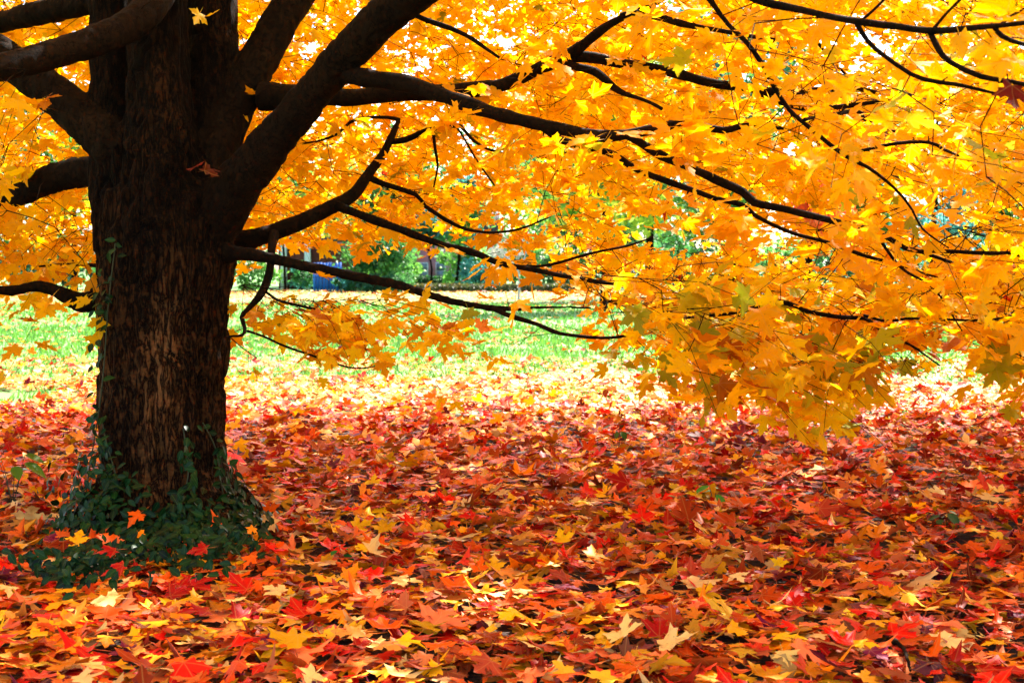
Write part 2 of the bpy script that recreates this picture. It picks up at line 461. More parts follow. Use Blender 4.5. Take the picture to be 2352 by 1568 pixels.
# ------------------------------------------------------------------ the maple: skeleton traced in (x, y, distance, half width)
tree = empty('maple_tree', TREE)
tag(tree, 'large maple with dark furrowed trunk and golden yellow crown', 'tree')
D0 = 6.35
THICK = {   # name: polyline (px, py, depth, radius px)
 'trunk': [(392,1330,D0,190),(388,1270,D0,172),(380,1190,D0,152),(374,1050,D0,143),(372,900,D0,141),(375,750,D0,146),(382,620,D0,154),(378,520,D0,150),(365,430,D0,130)],
 'stem_a': [(300,560,D0,86),(268,420,D0+.02,62),(258,260,D0+.05,50),(254,100,D0+.08,48),(250,-160,D0+.1,44),(235,-500,D0+.2,34)],
 'stem_b': [(370,520,D0-.04,120),(368,400,D0-.06,92),(366,260,D0-.05,76),(362,100,D0-.02,70),(362,-160,D0,62),(372,-520,D0+.1,44)],
 'stem_c': [(440,520,D0+.02,80),(460,400,D0+.1,66),(478,250,D0+.16,62),(487,100,D0+.2,59),(497,-150,D0+.3,54),(560,-480,D0+.7,30)],
 'limb_r1': [(440,600,D0-.02,78),(492,500,D0-.06,68),(555,412,D0-.15,54),(640,310,D0-.25,46),(715,220,D0-.35,44),(790,130,D0-.45,45),(870,50,D0-.55,46),(965,-25,D0-.65,46),(1110,-120,D0-.75,41),(1330,-240,D0-.8,33)],
 'limb_r2': [(440,540,D0+.0,70),(480,400,D0+.05,56),(515,290,D0+.1,50),(570,185,D0+.15,46),(620,90,D0+.2,43),(678,-10,D0+.3,43),(745,-130,D0+.4,38),(840,-300,D0+.5,28)],
 'limb_l1': [(375,-60,D0-.1,56),(345,15,D0-.35,40),(285,66,D0-.5,37),(195,102,D0-.65,35),(95,132,D0-.8,34),(0,156,D0-.95,33),(-160,185,D0-1.2,28),(-420,230,D0-1.5,20)],
 'limb_l2': [(320,420,D0,70),(262,335,D0-.02,60),(205,284,D0+.0,50),(130,222,D0+.05,46),(58,166,D0+.1,42),(-20,108,D0+.15,38),(-140,30,D0+.25,32),(-360,-80,D0+.4,22)],
 'limb_l3': [(300,420,D0+.05,48),(232,396,D0+.1,38),(175,397,D0+.15,36),(110,414,D0+.2,34),(45,442,D0+.25,31),(-30,458,D0+.3,29),(-170,470,D0+.4,23),(-400,440,D0+.6,15)],
 'limb_l4': [(285,655,D0+.1,36),(232,680,D0+.12,29),(196,696,D0+.13,25),(168,688,D0+.14,22),(130,668,D0+.15,16),(80,657,D0+.16,13.5),(25,668,D0+.17,13),(-80,662,D0+.2,11),(-240,690,D0+.3,7)],
 'limb_l5': [(262,-70,D0+.05,42),(235,-12,D0+.12,34),(180,10,D0+.2,30),(85,31,D0+.35,28),(0,52,D0+.5,25),(-150,85,D0+.8,20),(-380,150,D0+1.1,13)],
 'limb_r3': [(490,600,D0+.1,46),(545,560,D0+.12,27),(615,538,D0+.15,22),(690,510,D0+.2,20),(760,476,D0+.25,18),(812,447,D0+.3,16),(846,400,D0+.35,13.5),(880,354,D0+.4,12),(903,305,D0+.42,10),(917,274,D0+.45,8)],
 'limb_r4': [(485,590,D0-.05,34),(545,582,D0-.1,19),(613,591,D0-.15,14.5),(689,609,D0-.2,13.5),(750,621,D0-.25,13),(812,634,D0-.3,13),(903,652,D0-.35,12.5),(964,670,D0-.4,12),(1026,689,D0-.45,11),(1087,701,D0-.5,10),(1148,709,D0-.55,9),(1224,707,D0-.6,7),(1300,705,D0-.65,5.5),(1400,710,D0-.7,4.5),(1480,716,D0-.75,3.8),(1570,736,D0-.8,2.6)],
}
skel_pts, skel_rad, skel_id = {}, {}, []
mbt = MB()
for nm, pl in THICK.items():
    a = np.array(pl, float)
    w = P(a[:, 0], a[:, 1], a[:, 2]); r = a[:, 3] * a[:, 2] / FOC
    step = 0.03 if nm == 'trunk' else 0.035
    pts, rr = spline(w, step, r)
    rr = rr * (1 + 0.05 * (vnoise(np.column_stack([np.arange(len(rr)) * 0.23, np.full(len(rr), hash(nm) % 1 + len(nm) * 3.7), 0 * rr])) - 0.5))
    skel_pts[nm], skel_rad[nm] = pts, rr
    mbt.tube(pts, rr, 18)
# root flare
for ang, ln in ((-2.6, .42), (-1.7, .36), (-0.7, .45), (0.4, .4), (1.5, .36), (2.5, .4)):
    b = TREE + np.array([0.015, 0, 0.0])
    dr = np.array([math.cos(ang), math.sin(ang), 0])
    pts, rr = spline([b + dr * .10 + (0, 0, .55), b + dr * .20 + (0, 0, .25), b + dr * ln + (0, 0, .02), b + dr * (ln + .25) + (0, 0, -.10)], .03, [.13, .11, .09, .05])
    mbt.tube(pts, rr, 12)
src = bpy.data.objects.new('tmp', mbt.mesh('tmp', M_BARK)); col.objects.link(src)
md = src.modifiers.new('r', 'REMESH'); md.mode = 'VOXEL'; md.voxel_size = 0.012
md2 = src.modifiers.new('s', 'SMOOTH'); md2.factor = 0.5; md2.iterations = 10
dg = bpy.context.evaluated_depsgraph_get()
ev = src.evaluated_get(dg).to_mesh()
nv, nf = len(ev.vertices), len(ev.polygons)
V = np.empty(nv * 3); ev.vertices.foreach_get('co', V); V = V.reshape(-1, 3)
NR = np.empty(nv * 3); ev.vertices.foreach_get('normal', NR); NR = NR.reshape(-1, 3)
lp = np.empty(len(ev.loops), np.int32); ev.loops.foreach_get('vertex_index', lp)
ls = np.empty(nf, np.int32); ev.polygons.foreach_get('loop_start', ls)
lt = np.empty(nf, np.int32); ev.polygons.foreach_get('loop_total', lt)
quads = np.stack([lp[ls[lt == 4] + k] for k in range(4)], -1)
src.evaluated_get(dg).to_mesh_clear(); bpy.data.objects.remove(src)
# which limb each vertex belongs to
best = np.full(nv, 1e9); who = np.zeros(nv, int); rad_at = np.zeros(nv)
names = list(THICK)
for k, nm in enumerate(names):
    pts, rr = skel_pts[nm][::2], skel_rad[nm][::2]
    for s in range(0, nv, 20000):
        dd = np.linalg.norm(V[s:s + 20000, None] - pts[None], axis=2) - rr[None]
        jm = dd.argmin(1); dm = dd[np.arange(len(jm)), jm] + (0.0 if nm == 'trunk' else 0.012)
        up = dm < best[s:s + 20000]
        best[s:s + 20000][up] = dm[up]; who[s:s + 20000][up] = k; rad_at[s:s + 20000][up] = rr[jm[up]]
# bark relief: long ridges split by furrows, plates broken across
def bark(p):
    q = p * np.array([26, 26, 5.0]); q[:, :2] += (vnoise(p * 9)[:, None] - .5) * 2.2
    a = np.abs(vnoise(q) - 0.5) * 2
    b = vnoise(p * np.array([60, 60, 16.0]) + 31)
    c = vnoise(p * np.array([11, 11, 2.2]) + 7)
    return np.minimum(a * 1.8, 1.0) * 0.62 + b * 0.22 + c * 0.3
amp = np.clip(rad_at / 0.28, 0.06, 1.0) * 0.045
V = V + NR * ((bark(V) - 0.65) * amp)[:, None]
fwho = np.array([np.bincount(w, minlength=len(names)).argmax() for w in who[quads]]) if len(quads) < 1000 else who[quads[:, 0]]
limb_obj = {}
for k, nm in enumerate(names):
    f = quads[fwho == k]
    if not len(f): continue
    used, inv = np.unique(f, return_inverse=True)
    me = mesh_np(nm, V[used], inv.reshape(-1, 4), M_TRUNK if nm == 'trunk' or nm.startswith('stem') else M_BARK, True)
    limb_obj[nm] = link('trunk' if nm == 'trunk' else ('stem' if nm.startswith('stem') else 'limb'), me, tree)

BR = [  # (parent limb, polyline)
 ('limb_r2', [(600,222,D0+.1,30),(680,222,D0+.05,23),(760,224,D0,20),(881,218,D0-.05,18),(1000,213,D0-.1,17),(1100,203,D0-.15,16),(1180,184,D0-.2,15),(1250,156,D0-.25,14),(1310,124,D0-.3,13),(1385,64,D0-.4,10.5),(1440,32,D0-.45,8),(1508,2,D0-.5,7),(1620,-60,D0-.6,4)]),
 ('limb_r1', [(760,172,D0-.4,24),(830,176,D0-.5,20),(932,192,D0-.6,18),(1015,220,D0-.7,16.5),(1100,249,D0-.8,16),(1200,275,D0-.9,14.5),(1290,295,D0-1.0,13.5),(1370,311,D0-1.1,13),(1440,311,D0-1.2,12),(1510,298,D0-1.25,11),(1572,284,D0-1.3,10.5),(1610,292,D0-1.32,9.5),(1660,302,D0-1.35,8),(1715,290,D0-1.4,5.5),(1800,296,D0-1.45,3)]),
 ('limb_r1', [(1440,311,D0-1.2,10),(1470,328,D0-1.22,9.5),(1515,358,D0-1.25,9.5),(1560,380,D0-1.3,9.5),(1637,412,D0-1.35,9),(1700,437,D0-1.4,9),(1728,463,D0-1.42,8.5),(1790,481,D0-1.45,8),(1900,510,D0-1.55,7.5),(1969,529,D0-1.6,7),(2040,548,D0-1.65,6.5),(2082,570,D0-1.7,5.5),(2118,578,D0-1.75,4.5),(2230,620,D0-1.85,2.5)]),
 ('limb_r1', [(1240,286,D0-.95,9),(1289,324,D0-.98,8.5),(1355,346,D0-1.0,8),(1410,361,D0-1.05,7.5),(1464,386,D0-1.1,7.2),(1545,416,D0-1.15,7),(1608,437,D0-1.2,6.5),(1650,453,D0-1.25,6.2),(1710,470,D0-1.3,5.8),(1743,497,D0-1.33,5),(1823,537,D0-1.4,4.5),(1900,559,D0-1.45,4.2),(1991,592,D0-1.5,3.8),(2053,607,D0-1.55,3),(2160,640,D0-1.6,2)]),
 ('limb_r3', [(896,326,D0+.42,7),(932,322,D0+.4,6.5),(983,300,D0+.35,6),(1030,293,D0+.3,5),(1056,293,D0+.28,4.4),(1081,321,D0+.25,3.6),(1118,343,D0+.2,2.8),(1180,356,D0+.1,2)]),
 ('limb_r3', [(917,276,D0+.45,4.5),(890,269,D0+.47,3.8),(813,270,D0+.5,3.4),(771,306,D0+.52,2.8),(735,323,D0+.55,2.4),(690,331,D0+.6,1.8)]),
 ('limb_r3', [(1050,294,D0+.28,2.4),(1067,317,D0+.28,2.2),(1100,372,D0+.28,2),(1136,427,D0+.28,1.8)]),
 ('limb_r3', [(995,300,D0+.33,3.6),(1000,350,D0+.33,3.2),(1003,385,D0+.33,2.8),(996,430,D0+.33,2)]),
 ('limb_r3', [(770,470,D0+.25,11),(800,484,D0+.2,9.5),(863,503,D0+.1,9),(954,543,D0,8.5),(1008,558,D0-.05,8),(1087,580,D0-.15,7.5),(1148,606,D0-.25,7),(1224,621,D0-.35,6),(1330,640,D0-.5,4.5),(1440,656,D0-.6,3)]),
 ('limb_r3', [(1148,608,D0-.25,3.5),(1250,610,D0-.3,3.2),(1340,590,D0-.3,3),(1420,572,D0-.3,2.6),(1500,545,D0-.3,2)]),
 ('limb_r3', [(850,408,D0+.35,7),(878,423,D0+.35,5.5),(957,444,D0+.4,4.8),(978,472,D0+.42,4.2),(1038,514,D0+.45,3.8),(1100,529,D0+.45,3.4),(1191,525,D0+.5,2.6),(1260,500,D0+.5,1.8)]),
 ('limb_r4', [(1130,707,D0-.55,6),(1170,725,D0-.6,5.5),(1230,740,D0-.65,5),(1280,762,D0-.7,4.4),(1350,775,D0-.8,3.8),(1420,775,D0-.85,3.2),(1478,760,D0-.9,2.4)]),
 ('limb_r3', [(630,536,D0+.12,11),(624,570,D0+.0,9.5),(622,610,D0-.05,9.5),(616,650,D0-.1,9),(598,686,D0-.15,8),(572,714,D0-.2,6),(561,730,D0-.22,5),(568,755,D0-.25,4.2),(560,770,D0-.27,3.4),(535,772,D0-.28,2.8),(515,775,D0-.3,2)]),
 ('limb_r3', [(568,760,D0-.25,3),(640,783,D0-.35,2.6),(700,808,D0-.4,2.4),(760,832,D0-.45,2.2),(820,845,D0-.5,1.8),(880,838,D0-.55,1.4)]),
 ('limb_r3', [(610,670,D0-.12,3.4),(650,694,D0-.2,3),(740,715,D0-.3,2.6),(830,730,D0-.4,2)]),
 ('limb_r3', [(530,776,D0-.3,1.4),(560,800,D0-.32,1.3),(590,822,D0-.35,1)]),
 ('limb_r2', [(1290,134,D0-.28,11.5),(1330,129,D0-.3,11.5),(1391,133,D0-.32,11),(1501,157,D0-.35,11),(1560,173,D0-.4,10.5),(1630,188,D0-.4,10),(1710,197,D0-.45,9),(1776,208,D0-.5,8),(1900,211,D0-.5,6.5),(1972,210,D0-.5,5.5),(2045,220,D0-.5,4.6),(2151,222,D0-.55,3)]),
 ('limb_r2', [(1288,146,D0-.27,10.5),(1320,153,D0-.35,10),(1362,169,D0-.42,9),(1413,204,D0-.5,7.5),(1470,224,D0-.6,4),(1520,250,D0-.7,3.5)]),
 ('limb_r2', [(1428,38,D0-.45,9),(1460,32,D0-.5,8.5),(1505,44,D0-.55,8),(1560,60,D0-.6,7.5),(1640,70,D0-.7,5.5),(1780,92,D0-.8,4)]),
 ('limb_r1', [(920,20,D0-.6,7),(960,38,D0-.62,5.8),(1045,74,D0-.65,5.2),(1085,92,D0-.68,4.6),(1147,133,D0-.7,3)]),
 ('limb_r1', [(1330,-240,D0-.8,28),(1480,-170,4.9,19),(1600,-90,4.3,14),(1720,-15,3.9,10),(1819,18,3.8,8.2),(1972,55,3.6,8),(2075,69,3.5,7.8),(2140,77,3.45,7.5),(2228,69,3.4,6.2),(2352,51,3.3,5),(2480,30,3.2,3)]),
 ('limb_r1', [(1968,55,3.6,6.5),(1995,97,3.58,6),(2040,130,3.56,5.6),(2130,175,3.52,5.2),(2200,190,3.5,4.4),(2290,216,3.45,3)]),
 ('limb_r1', [(2138,78,3.45,7),(2158,118,3.42,6.5),(2187,145,3.4,6.2),(2260,175,3.36,5.6),(2352,193,3.3,5),(2450,230,3.25,3)]),
 ('limb_r1', [(2285,64,3.36,5.5),(2305,82,3.34,5.2),(2352,101,3.3,5),(2440,120,3.2,3)]),
 ('limb_r1', [(1972,52,3.6,4),(2000,28,3.6,3.5),(2040,-10,3.6,3),(2080,-60,3.6,2)]),
 ('limb_r1', [(2138,75,3.45,4),(2175,32,3.43,3.5),(2225,-20,3.4,3)]),
 ('limb_r1', [(2290,64,3.36,3.5),(2330,35,3.33,3),(2390,0,3.3,2)]),
 ('limb_r1', [(1520,-140,4.75,10),(1600,-40,4.4,7),(1640,12,4.3,6),(1674,55,4.25,5.5),(1717,95,4.2,5.4),(1754,142,4.2,5.4),(1783,193,4.2,5.3),(1816,244,4.2,5.2),(1848,275,4.2,5),(1900,321,4.2,4.6),(1943,354,4.2,4.2),(1991,383,4.2,3.8),(2045,434,4.2,3.4),(2089,485,4.2,3),(2118,527,4.2,2.4),(2180,570,4.2,1.6)]),
 ('limb_r2', [(1700,196,D0-.45,6),(1819,243,D0-.5,6.2),(1900,245,D0-.5,6),(2042,232,D0-.5,4)]),
 ('limb_r1', [(1848,275,4.2,4),(1962,255,4.6,5.5),(1985,270,4.6,5),(2012,281,4.6,4.5),(2100,320,4.5,2.5)]),
 ('limb_r1', [(1943,354,4.2,3),(2038,334,4.1,4),(2133,332,4.0,4),(2165,345,4.0,3.5),(2202,358,3.9,2.4)]),
 ('limb_r4', [(1560,733,D0-.8,2.6),(1680,715,5.4,4),(1794,694,5.2,5.2),(1863,710,5.1,5),(1936,722,5.0,4.6),(1987,724,5.0,4.2),(2014,743,4.9,3.8),(2047,768,4.9,3.4),(2090,790,4.8,2.6),(2160,840,4.8,1.8)]),
 ('limb_r4', [(1985,724,5.0,3.4),(2038,735,4.9,3.2),(2085,727,4.85,3),(2155,727,4.8,2.8),(2264,729,4.7,2.6),(2360,722,4.6,1.8)]),
 ('limb_r1', [(2018,546,D0-1.63,3.6),(2064,609,D0-1.65,3.4),(2100,636,D0-1.68,3),(2150,670,D0-1.7,2.4),(2210,760,D0-1.75,1.6)]),
 ('limb_r1', [(2110,577,D0-1.75,4.4),(2224,578,4.5,4.6),(2290,579,4.45,4.6),(2328,582,4.4,4.2),(2400,612,4.35,2.6)]),
 ('limb_l4', [(226,610,D0+.1,5),(180,606,D0+.12,4),(140,606,D0+.15,3),(90,612,D0+.2,2)]),
]
node_p, node_r = [], []
for nm in names:
    if nm == 'trunk': continue
    s = skel_pts[nm][len(skel_pts[nm]) // 4::3]; node_p.append(s)
fine_nodes = []
for par, pl in BR:
    a = np.array(pl, float)
    w = P(a[:, 0], a[:, 1], a[:, 2]); r = a[:, 3] * a[:, 2] / FOC
    pts, rr = spline(w, 0.03, r)
    n = len(pts); t = np.arange(n) * 0.03
    jit = np.column_stack([vnoise(np.column_stack([t * 5, t * 0 + k * 9 + a[0, 0], t * 0])) - .5 for k in range(3)])
    env = np.minimum(1, np.minimum(np.arange(n), np.arange(n)[::-1]) / 6.0)[:, None]
    pts = pts + jit * 0.022 * env
    rr = rr * (0.92 + 0.28 * vnoise(np.column_stack([t * 17, t * 0 + a[0, 1], t * 0])))
    mb = MB(); mb.tube(pts, rr, 9)
    for q in range(3, n - 2, 5):                                   # knots and bud spurs
        if random.random() < .55:
            dv = rng.normal(0, 1, 3); dv /= np.linalg.norm(dv); L_ = rr[q] + random.uniform(.008, .022)
            mb.tube([pts[q], pts[q] + dv * L_], [min(rr[q] * .45, .006), .0015], 5)
    link('branch', mb.mesh('branch', M_BARK, True), limb_obj[par])
    node_p.append(pts[::3]); fine_nodes.append(pts[::2])
skeleton = np.vstack(node_p)
fine_nodes = np.vstack(fine_nodes)

# boughs that carry the far side of the crown
boughs = []
for k in range(26):
    az = rng.uniform(-0.35, math.pi + 0.35); z0 = rng.uniform(3.0, 5.2)
    L_ = rng.uniform(4.0, 7.5); up = rng.uniform(-0.1, 0.22); nseg = 9
    p = TREE + np.array([0.02, 0.05, z0]); pts = [p.copy()]
    d = np.array([math.cos(az), math.sin(az), up])
    for s in range(nseg):
        d = d + np.append(rng.normal(0, 0.13, 2), rng.normal(-0.035, 0.07)); d /= np.linalg.norm(d)
        p = p + d * L_ / nseg; pts.append(p.copy())
    pts, rr = spline(pts, 0.1, np.linspace(0.034, 0.005, nseg + 1))
    if pts[-1][2] < 1.9: continue
    mb = MB(); mb.tube(pts, rr, 7)
    link('limb', mb.mesh('limb', M_BARK, True), tree)
    skeleton = np.vstack([skeleton, pts[6::2]])

# ------------------------------------------------------------------ crown: sprays of leaves in the crown's volume
YEL = [srgb(255, 207, 0), srgb(254, 201, 0), srgb(255, 212, 2), srgb(252, 195, 0), srgb(254, 204, 4)]
ORG = [srgb(250, 184, 0), srgb(244, 170, 0), srgb(248, 178, 0)]
YELB = [srgb(255, 212, 0), srgb(255, 207, 0), srgb(255, 217, 2), srgb(253, 201, 0)]
YELN = [srgb(252, 190, 0), srgb(250, 182, 0), srgb(253, 198, 0), srgb(246, 174, 0)]
GRN = [srgb(186, 176, 20), srgb(160, 165, 28), srgb(205, 180, 16)]
RED = [srgb(214, 60, 10), srgb(190, 40, 8)]
BRN = [srgb(206, 124, 8), srgb(186, 104, 6)]

LOWX = np.array([-900, -300, 0, 140, 230, 300, 520, 600, 700, 850, 960, 1040, 1120, 1200, 1300, 1450, 1600, 1900, 2352, 3200])
LOWY = np.array([520, 570, 600, 600, 580, 560, 520, 545, 535, 520, 520, 545, 560, 580, 640, 690, 720, 745, 760, 720])

sprays = []   # base (3), outward dir (3), kind, n leaves, leaf size
def add_spray(p, kind, n, size, out=None):
    o = p - (TREE + np.array([0, 0, 2.0])); o[2] = 0; o /= np.linalg.norm(o) + 1e-6
    if out is not None: o = out
    sprays.append((p, o, kind, n, size))

# far side of the crown
HOLES = [(1480, 490, 150, 60, .93), (1950, 490, 200, 55, .92), (1175, 470, 50, 70, .9), (1645, 150, 55, 65, .97), (1930, 105, 75, 60, .95), (1130, 390, 55, 40, .8),
         (150, 345, 50, 50, .9), (1050, 330, 60, 30, .7), (1150, 575, 120, 60, .97), (2140, 480, 75, 60, .95), (190, 560, 35, 60, .9), (1720, 80, 50, 40, .93), (2060, 165, 50, 45, .8), (1030, 420, 35, 35, .8), (1720, 560, 60, 30, .85)]
cnt = 0
while cnt < 7000:
    px, py = rng.uniform(-700, 3000), rng.uniform(-420, 780)
    d = rng.uniform(6.9, 13.2)
    low = np.interp(px, LOWX, LOWY)
    low = low - max(0, d - 9.0) * 16
    if py > low - 25: continue
    skip = 0
    for hx, hy, rx, ry, dens in HOLES:
        if ((px - hx) / (rx * 1.1)) ** 2 + ((py - hy + 32) / (ry * 1.4)) ** 2 < 1: skip = max(skip, dens)
    if rng.random() < skip: continue
    p = P(px, py, d)
    if p[2] > 6.5: continue
    if vnoise(p[None] * 1.6)[0] < 0.22: continue
    add_spray(p, 'back', rng.integers(7, 12), rng.uniform(.072, .095)); cnt += 1
# hanging boughs to the right, nearer than the trunk
LX = np.array([1180, 1300, 1400, 1480, 1560, 1700, 1900, 2000, 2090, 2150, 2250, 2352, 2700])
LY = np.array([670, 690, 745, 835, 890, 905, 905, 850, 770, 770, 830, 870, 850])
cnt = 0
while cnt < 210:
    px, py = rng.uniform(1220, 2750), rng.uniform(590, 960)
    low = np.interp(px, LX, LY)
    if py > low - 30: continue
    if ((px - 2100) / 130) ** 2 + ((py - 850) / 75) ** 2 < 1: continue
    if rng.random() < np.clip((700 - py) / 140, 0, .85): continue
    add_spray(P(px, py, rng.uniform(4.7, 6.3)), 'skirt', rng.integers(6, 10), rng.uniform(.085, .11)); cnt += 1
cnt = 0
while cnt < 140:                                                   # upper right, close to the camera
    px, py = rng.uniform(1500, 2700), rng.uniform(-150, 620)
    if px < 1650 + 0.4 * max(0, py - 200) or rng.random() > (px - 1400) / 900: continue
    add_spray(P(px, py, rng.uniform(3.3, 3.7) if rng.random() < .10 else rng.uniform(4.2, 6.2)), 'near', rng.integers(6, 11), rng.uniform(.06, .082)); cnt += 1
cnt = 0
while cnt < 56:                                                   # left of the trunk, drooping
    px, py = rng.uniform(-300, 215), rng.uniform(430, 600)
    add_spray(P(px, py, rng.uniform(5.6, 7.6)), 'left', rng.integers(6, 10), rng.uniform(.08, .1), np.array([-.6, rng.uniform(-.5, .8), 0])); cnt += 1
for px, py, d in ((560, 650, 6.2), (600, 700, 6.0), (640, 720, 6.0), (700, 720, 5.9), (740, 690, 6.0), (780, 725, 5.8), (830, 720, 5.7), (870, 715, 5.7), (680, 745, 5.9), (590, 755, 6.0),
                  (620, 660, 6.1), (760, 755, 5.9), (660, 690, 5.9), (850, 740, 5.8), (720, 700, 5.7), (545, 700, 6.1), (800, 700, 5.8), (700, 660, 6.1), (630, 770, 6.0), (900, 700, 5.8),
                  (560, 680, 6.1), (580, 640, 6.2), (650, 650, 6.2), (750, 700, 6.1), (820, 690, 6.1), (870, 690, 6.0), (690, 700, 6.0), (640, 740, 5.9), (720, 735, 5.8), (790, 745, 5.9), (610, 720, 6.1), (555, 620, 6.2)):
    add_spray(P(px, min(max(py - 42, 655 if px < 620 else 690), 715), d), 'low', 8, .08, np.array([.8, rng.uniform(-.5, .3), -.05]))
for px, py, d, n in ((60, 160, 5.3, 4), (150, 125, 5.5, 3), (10, 190, 5.2, 4), (-60, 170, 5.1, 5), (505, -40, 6.0, 2), (20, 330, 6.0, 5), (100, 250, 6.6, 5), (30, 250, 6.8, 6)):
    add_spray(P(px, py, d), 'left', n, .1, np.array([-.4, -.3, -.4]))
# short leafy spurs along the traced branches
sel = fine_nodes[rng.permutation(len(fine_nodes))[:330]]
for p in sel:
    x_, y_, f_ = proj(p)
    if x_ < 1120 and rng.random() < .80: continue
    if y_ < -300 or x_ > 2700: continue
    if f_ < 4.0 and rng.random() < .7: continue
    if x_ < 1000 and y_ > 500 and y_ < 640: continue
    dv = rng.normal(0, 1, 3); dv[2] = abs(dv[2]) * .4 - .15
    add_spray(p + dv / np.linalg.norm(dv) * .06, 'spur', rng.integers(2, 6), rng.uniform(.08, .105), dv / np.linalg.norm(dv))

order = sorted(range(len(sprays)), key=lambda k: np.linalg.norm(sprays[k][0] - TREE - (0, 0, 2.5)))
nodes = np.empty((len(skeleton) + len(sprays) * 3 + 10, 3)); nodes[:len(skeleton)] = skeleton; nn = len(skeleton)
twV, twF, twn = [], [], 0
Lp, Ln, Lt, Ls, Lc, Lk = [], [], [], [], [], []
def pal(kind):
    u = rng.random()
    if kind == 'back': t = ((.92, YELB), (.975, ORG), (.998, GRN), (1, RED))
    elif kind == 'near': t = ((.74, YELN), (.96, ORG), (1, GRN))
    elif kind == 'skirt': t = ((.46, YEL), (.74, ORG), (.90, GRN), (1, BRN))
    elif kind in ('left', 'low'): t = ((.70, YEL), (.95, ORG), (1, BRN))
    else: t = ((.74, YELN), (.96, ORG), (1, GRN))
    for a, b in t:
        if u <= a: return b[rng.integers(len(b))]
def twig(pts, r0, r1):
    global twn
    pts = np.asarray(pts); pts = pts[np.unique(np.linspace(0, len(pts) - 1, 4 if r0 > .0025 else 3).astype(int))]
    V_, F_ = tube(pts, np.linspace(r0, r1, len(pts)), 3)
    twV.append(V_); twF.append(F_ + twn); twn += len(V_)
for k in order:
    p, o, kind, n, size = sprays[k]
    dd = np.linalg.norm(nodes[:nn] - p, axis=1); jn = dd.argmin(); q = nodes[jn]; dist = dd[jn]
    if kind in ('back', 'near', 'skirt', 'left', 'low') and dist > 0.03:
        mid = (p + q) / 2 + np.append(rng.normal(0, .04, 2), .10 * dist)
        pts = spline([q, mid, p], max(.08, dist / 8)); r0 = .0020 + .0018 * min(dist, 1.2)
        twig(pts, r0, .0016)
        nodes[nn] = mid; nodes[nn + 1] = p; nn += 2
    L_ = (.05 + .045 * n) * rng.uniform(.8, 1.2) if kind != 'spur' else .04 + .03 * n
    side = np.array([-o[1], o[0], 0]); az = rng.normal(0, .7)
    dr = o * math.cos(az) + side * math.sin(az); dr[2] += rng.normal(-.18, .22); dr /= np.linalg.norm(dr) + 1e-9
    ts = np.linspace(0, 1, 5)[:, None]
    tw = p + dr * L_ * ts + np.array([0, 0, -1]) * (ts ** 2) * L_ * rng.uniform(.1, .45)
    twig(tw, .0016, .0009)
    green = kind == 'skirt' and rng.random() < .22
    for m_ in range(n):
        t = rng.uniform(.25, 1.0); b = p + (tw[-1] - p) * t
        sgn = 1 if m_ % 2 else -1
        sd = np.cross(dr, [0, 0, 1.0]); sd /= np.linalg.norm(sd) + 1e-9
        pd = dr * rng.uniform(.2, .9) + sd * sgn * rng.uniform(.3, 1.0) + np.array([0, 0, rng.uniform(-.5, .25)])
        pd /= np.linalg.norm(pd)
        at = b + pd * rng.uniform(.03, .075)
        tip = pd + np.array([0, 0, -rng.uniform(.2, 1.3)])
        nrm = np.array([0, 0, 1.0]) + rng.normal(0, .55, 3)
        if kind in ('skirt', 'low', 'near', 'left'): nrm += np.array([0, -1, 0]) * rng.uniform(-.2, .9)
        Lp.append(at); Ln.append(nrm); Lt.append(tip); Ls.append(size * rng.uniform(.7, 1.15))
        c = (GRN[rng.integers(3)] if green and rng.random() < .75 else pal(kind)) * rng.uniform(.82, 1.08); Lc.append(np.minimum(c, .98))
me = mesh_np('fine_twigs', np.vstack(twV), np.vstack(twF), M_TWIG, True)
tag(link('fine_twigs', me, tree), kind='stuff')

Lp, Ln, Lt, Ls, Lc = map(np.array, (Lp, Ln, Lt, Ls, Lc))
cx, cy, cz = proj(Lp)
ok = (cz > 2.6) | (np.abs(Lp[:, 0]) > 2.5)
ok &= ~((cx > 235) & (cx < 520) & (cy > 60) & (cy < 1300) & (cz < D0 + .1) & (cz > 0))
ok &= ~((cx > 625) & (cx < 1100) & (cy > 572) & (cy < 672) & (rng.random(len(cx)) < .88))   # the view under the boughs
ok &= ~((cx > 515) & (cx < 1010) & (cz > 0) & (cz < 6.8) & (cy > 838 - np.clip(cx - 850, 0, 200) * .4 + rng.normal(0, 24, len(cx))))
edge_y = np.interp(cx, [1180, 1300, 1400, 1480, 1560, 1900, 1985, 2020, 2200, 2260, 2352, 2700], [735, 775, 870, 945, 985, 985, 915, 805, 805, 870, 945, 910])
ok &= ~((cx > 1150) & (cx < 2700) & (cz > 0) & (cz < 7.5) & (cy > edge_y + rng.normal(0, 42, len(cx))))          # ragged lower hem of the hanging boughs
ok &= (Lp[:, 2] > .28)
Lp, Ln, Lt, Ls, Lc, cx, cy, cz = (a[ok] for a in (Lp, Ln, Lt, Ls, Lc, cx, cy, cz))
LR = frames(Ln, Lt)
crown_protos = [leaf_proto(1, 100 + k, .30 + .06 * k) for k in range(10)]
kind_i = rng.integers(0, 10, len(Lp))
shown = (cx > 10) & (cx < 2342) & (cy > 5) & (cy < 1500) & (cz > 0)
rank = np.where(shown, Ls / np.maximum(cz, .1), 0)
top = np.argsort(-rank)[:300]
single = np.zeros(len(Lp), bool); single[top] = True
cm = [mesh_np('leaf', V_, F_, M_CROWN_ONE, False, None, U_) for V_, F_, U_ in crown_protos]
for k in top:
    o = link('leaf', cm[kind_i[k]], tree, (0, 0, 0))
    o.matrix_local = Matrix.Translation(-Vector(TREE)) @ mat4(LR[k], Lp[k], Ls[k])
    o.color = (*map(float, Lc[k]), 1)
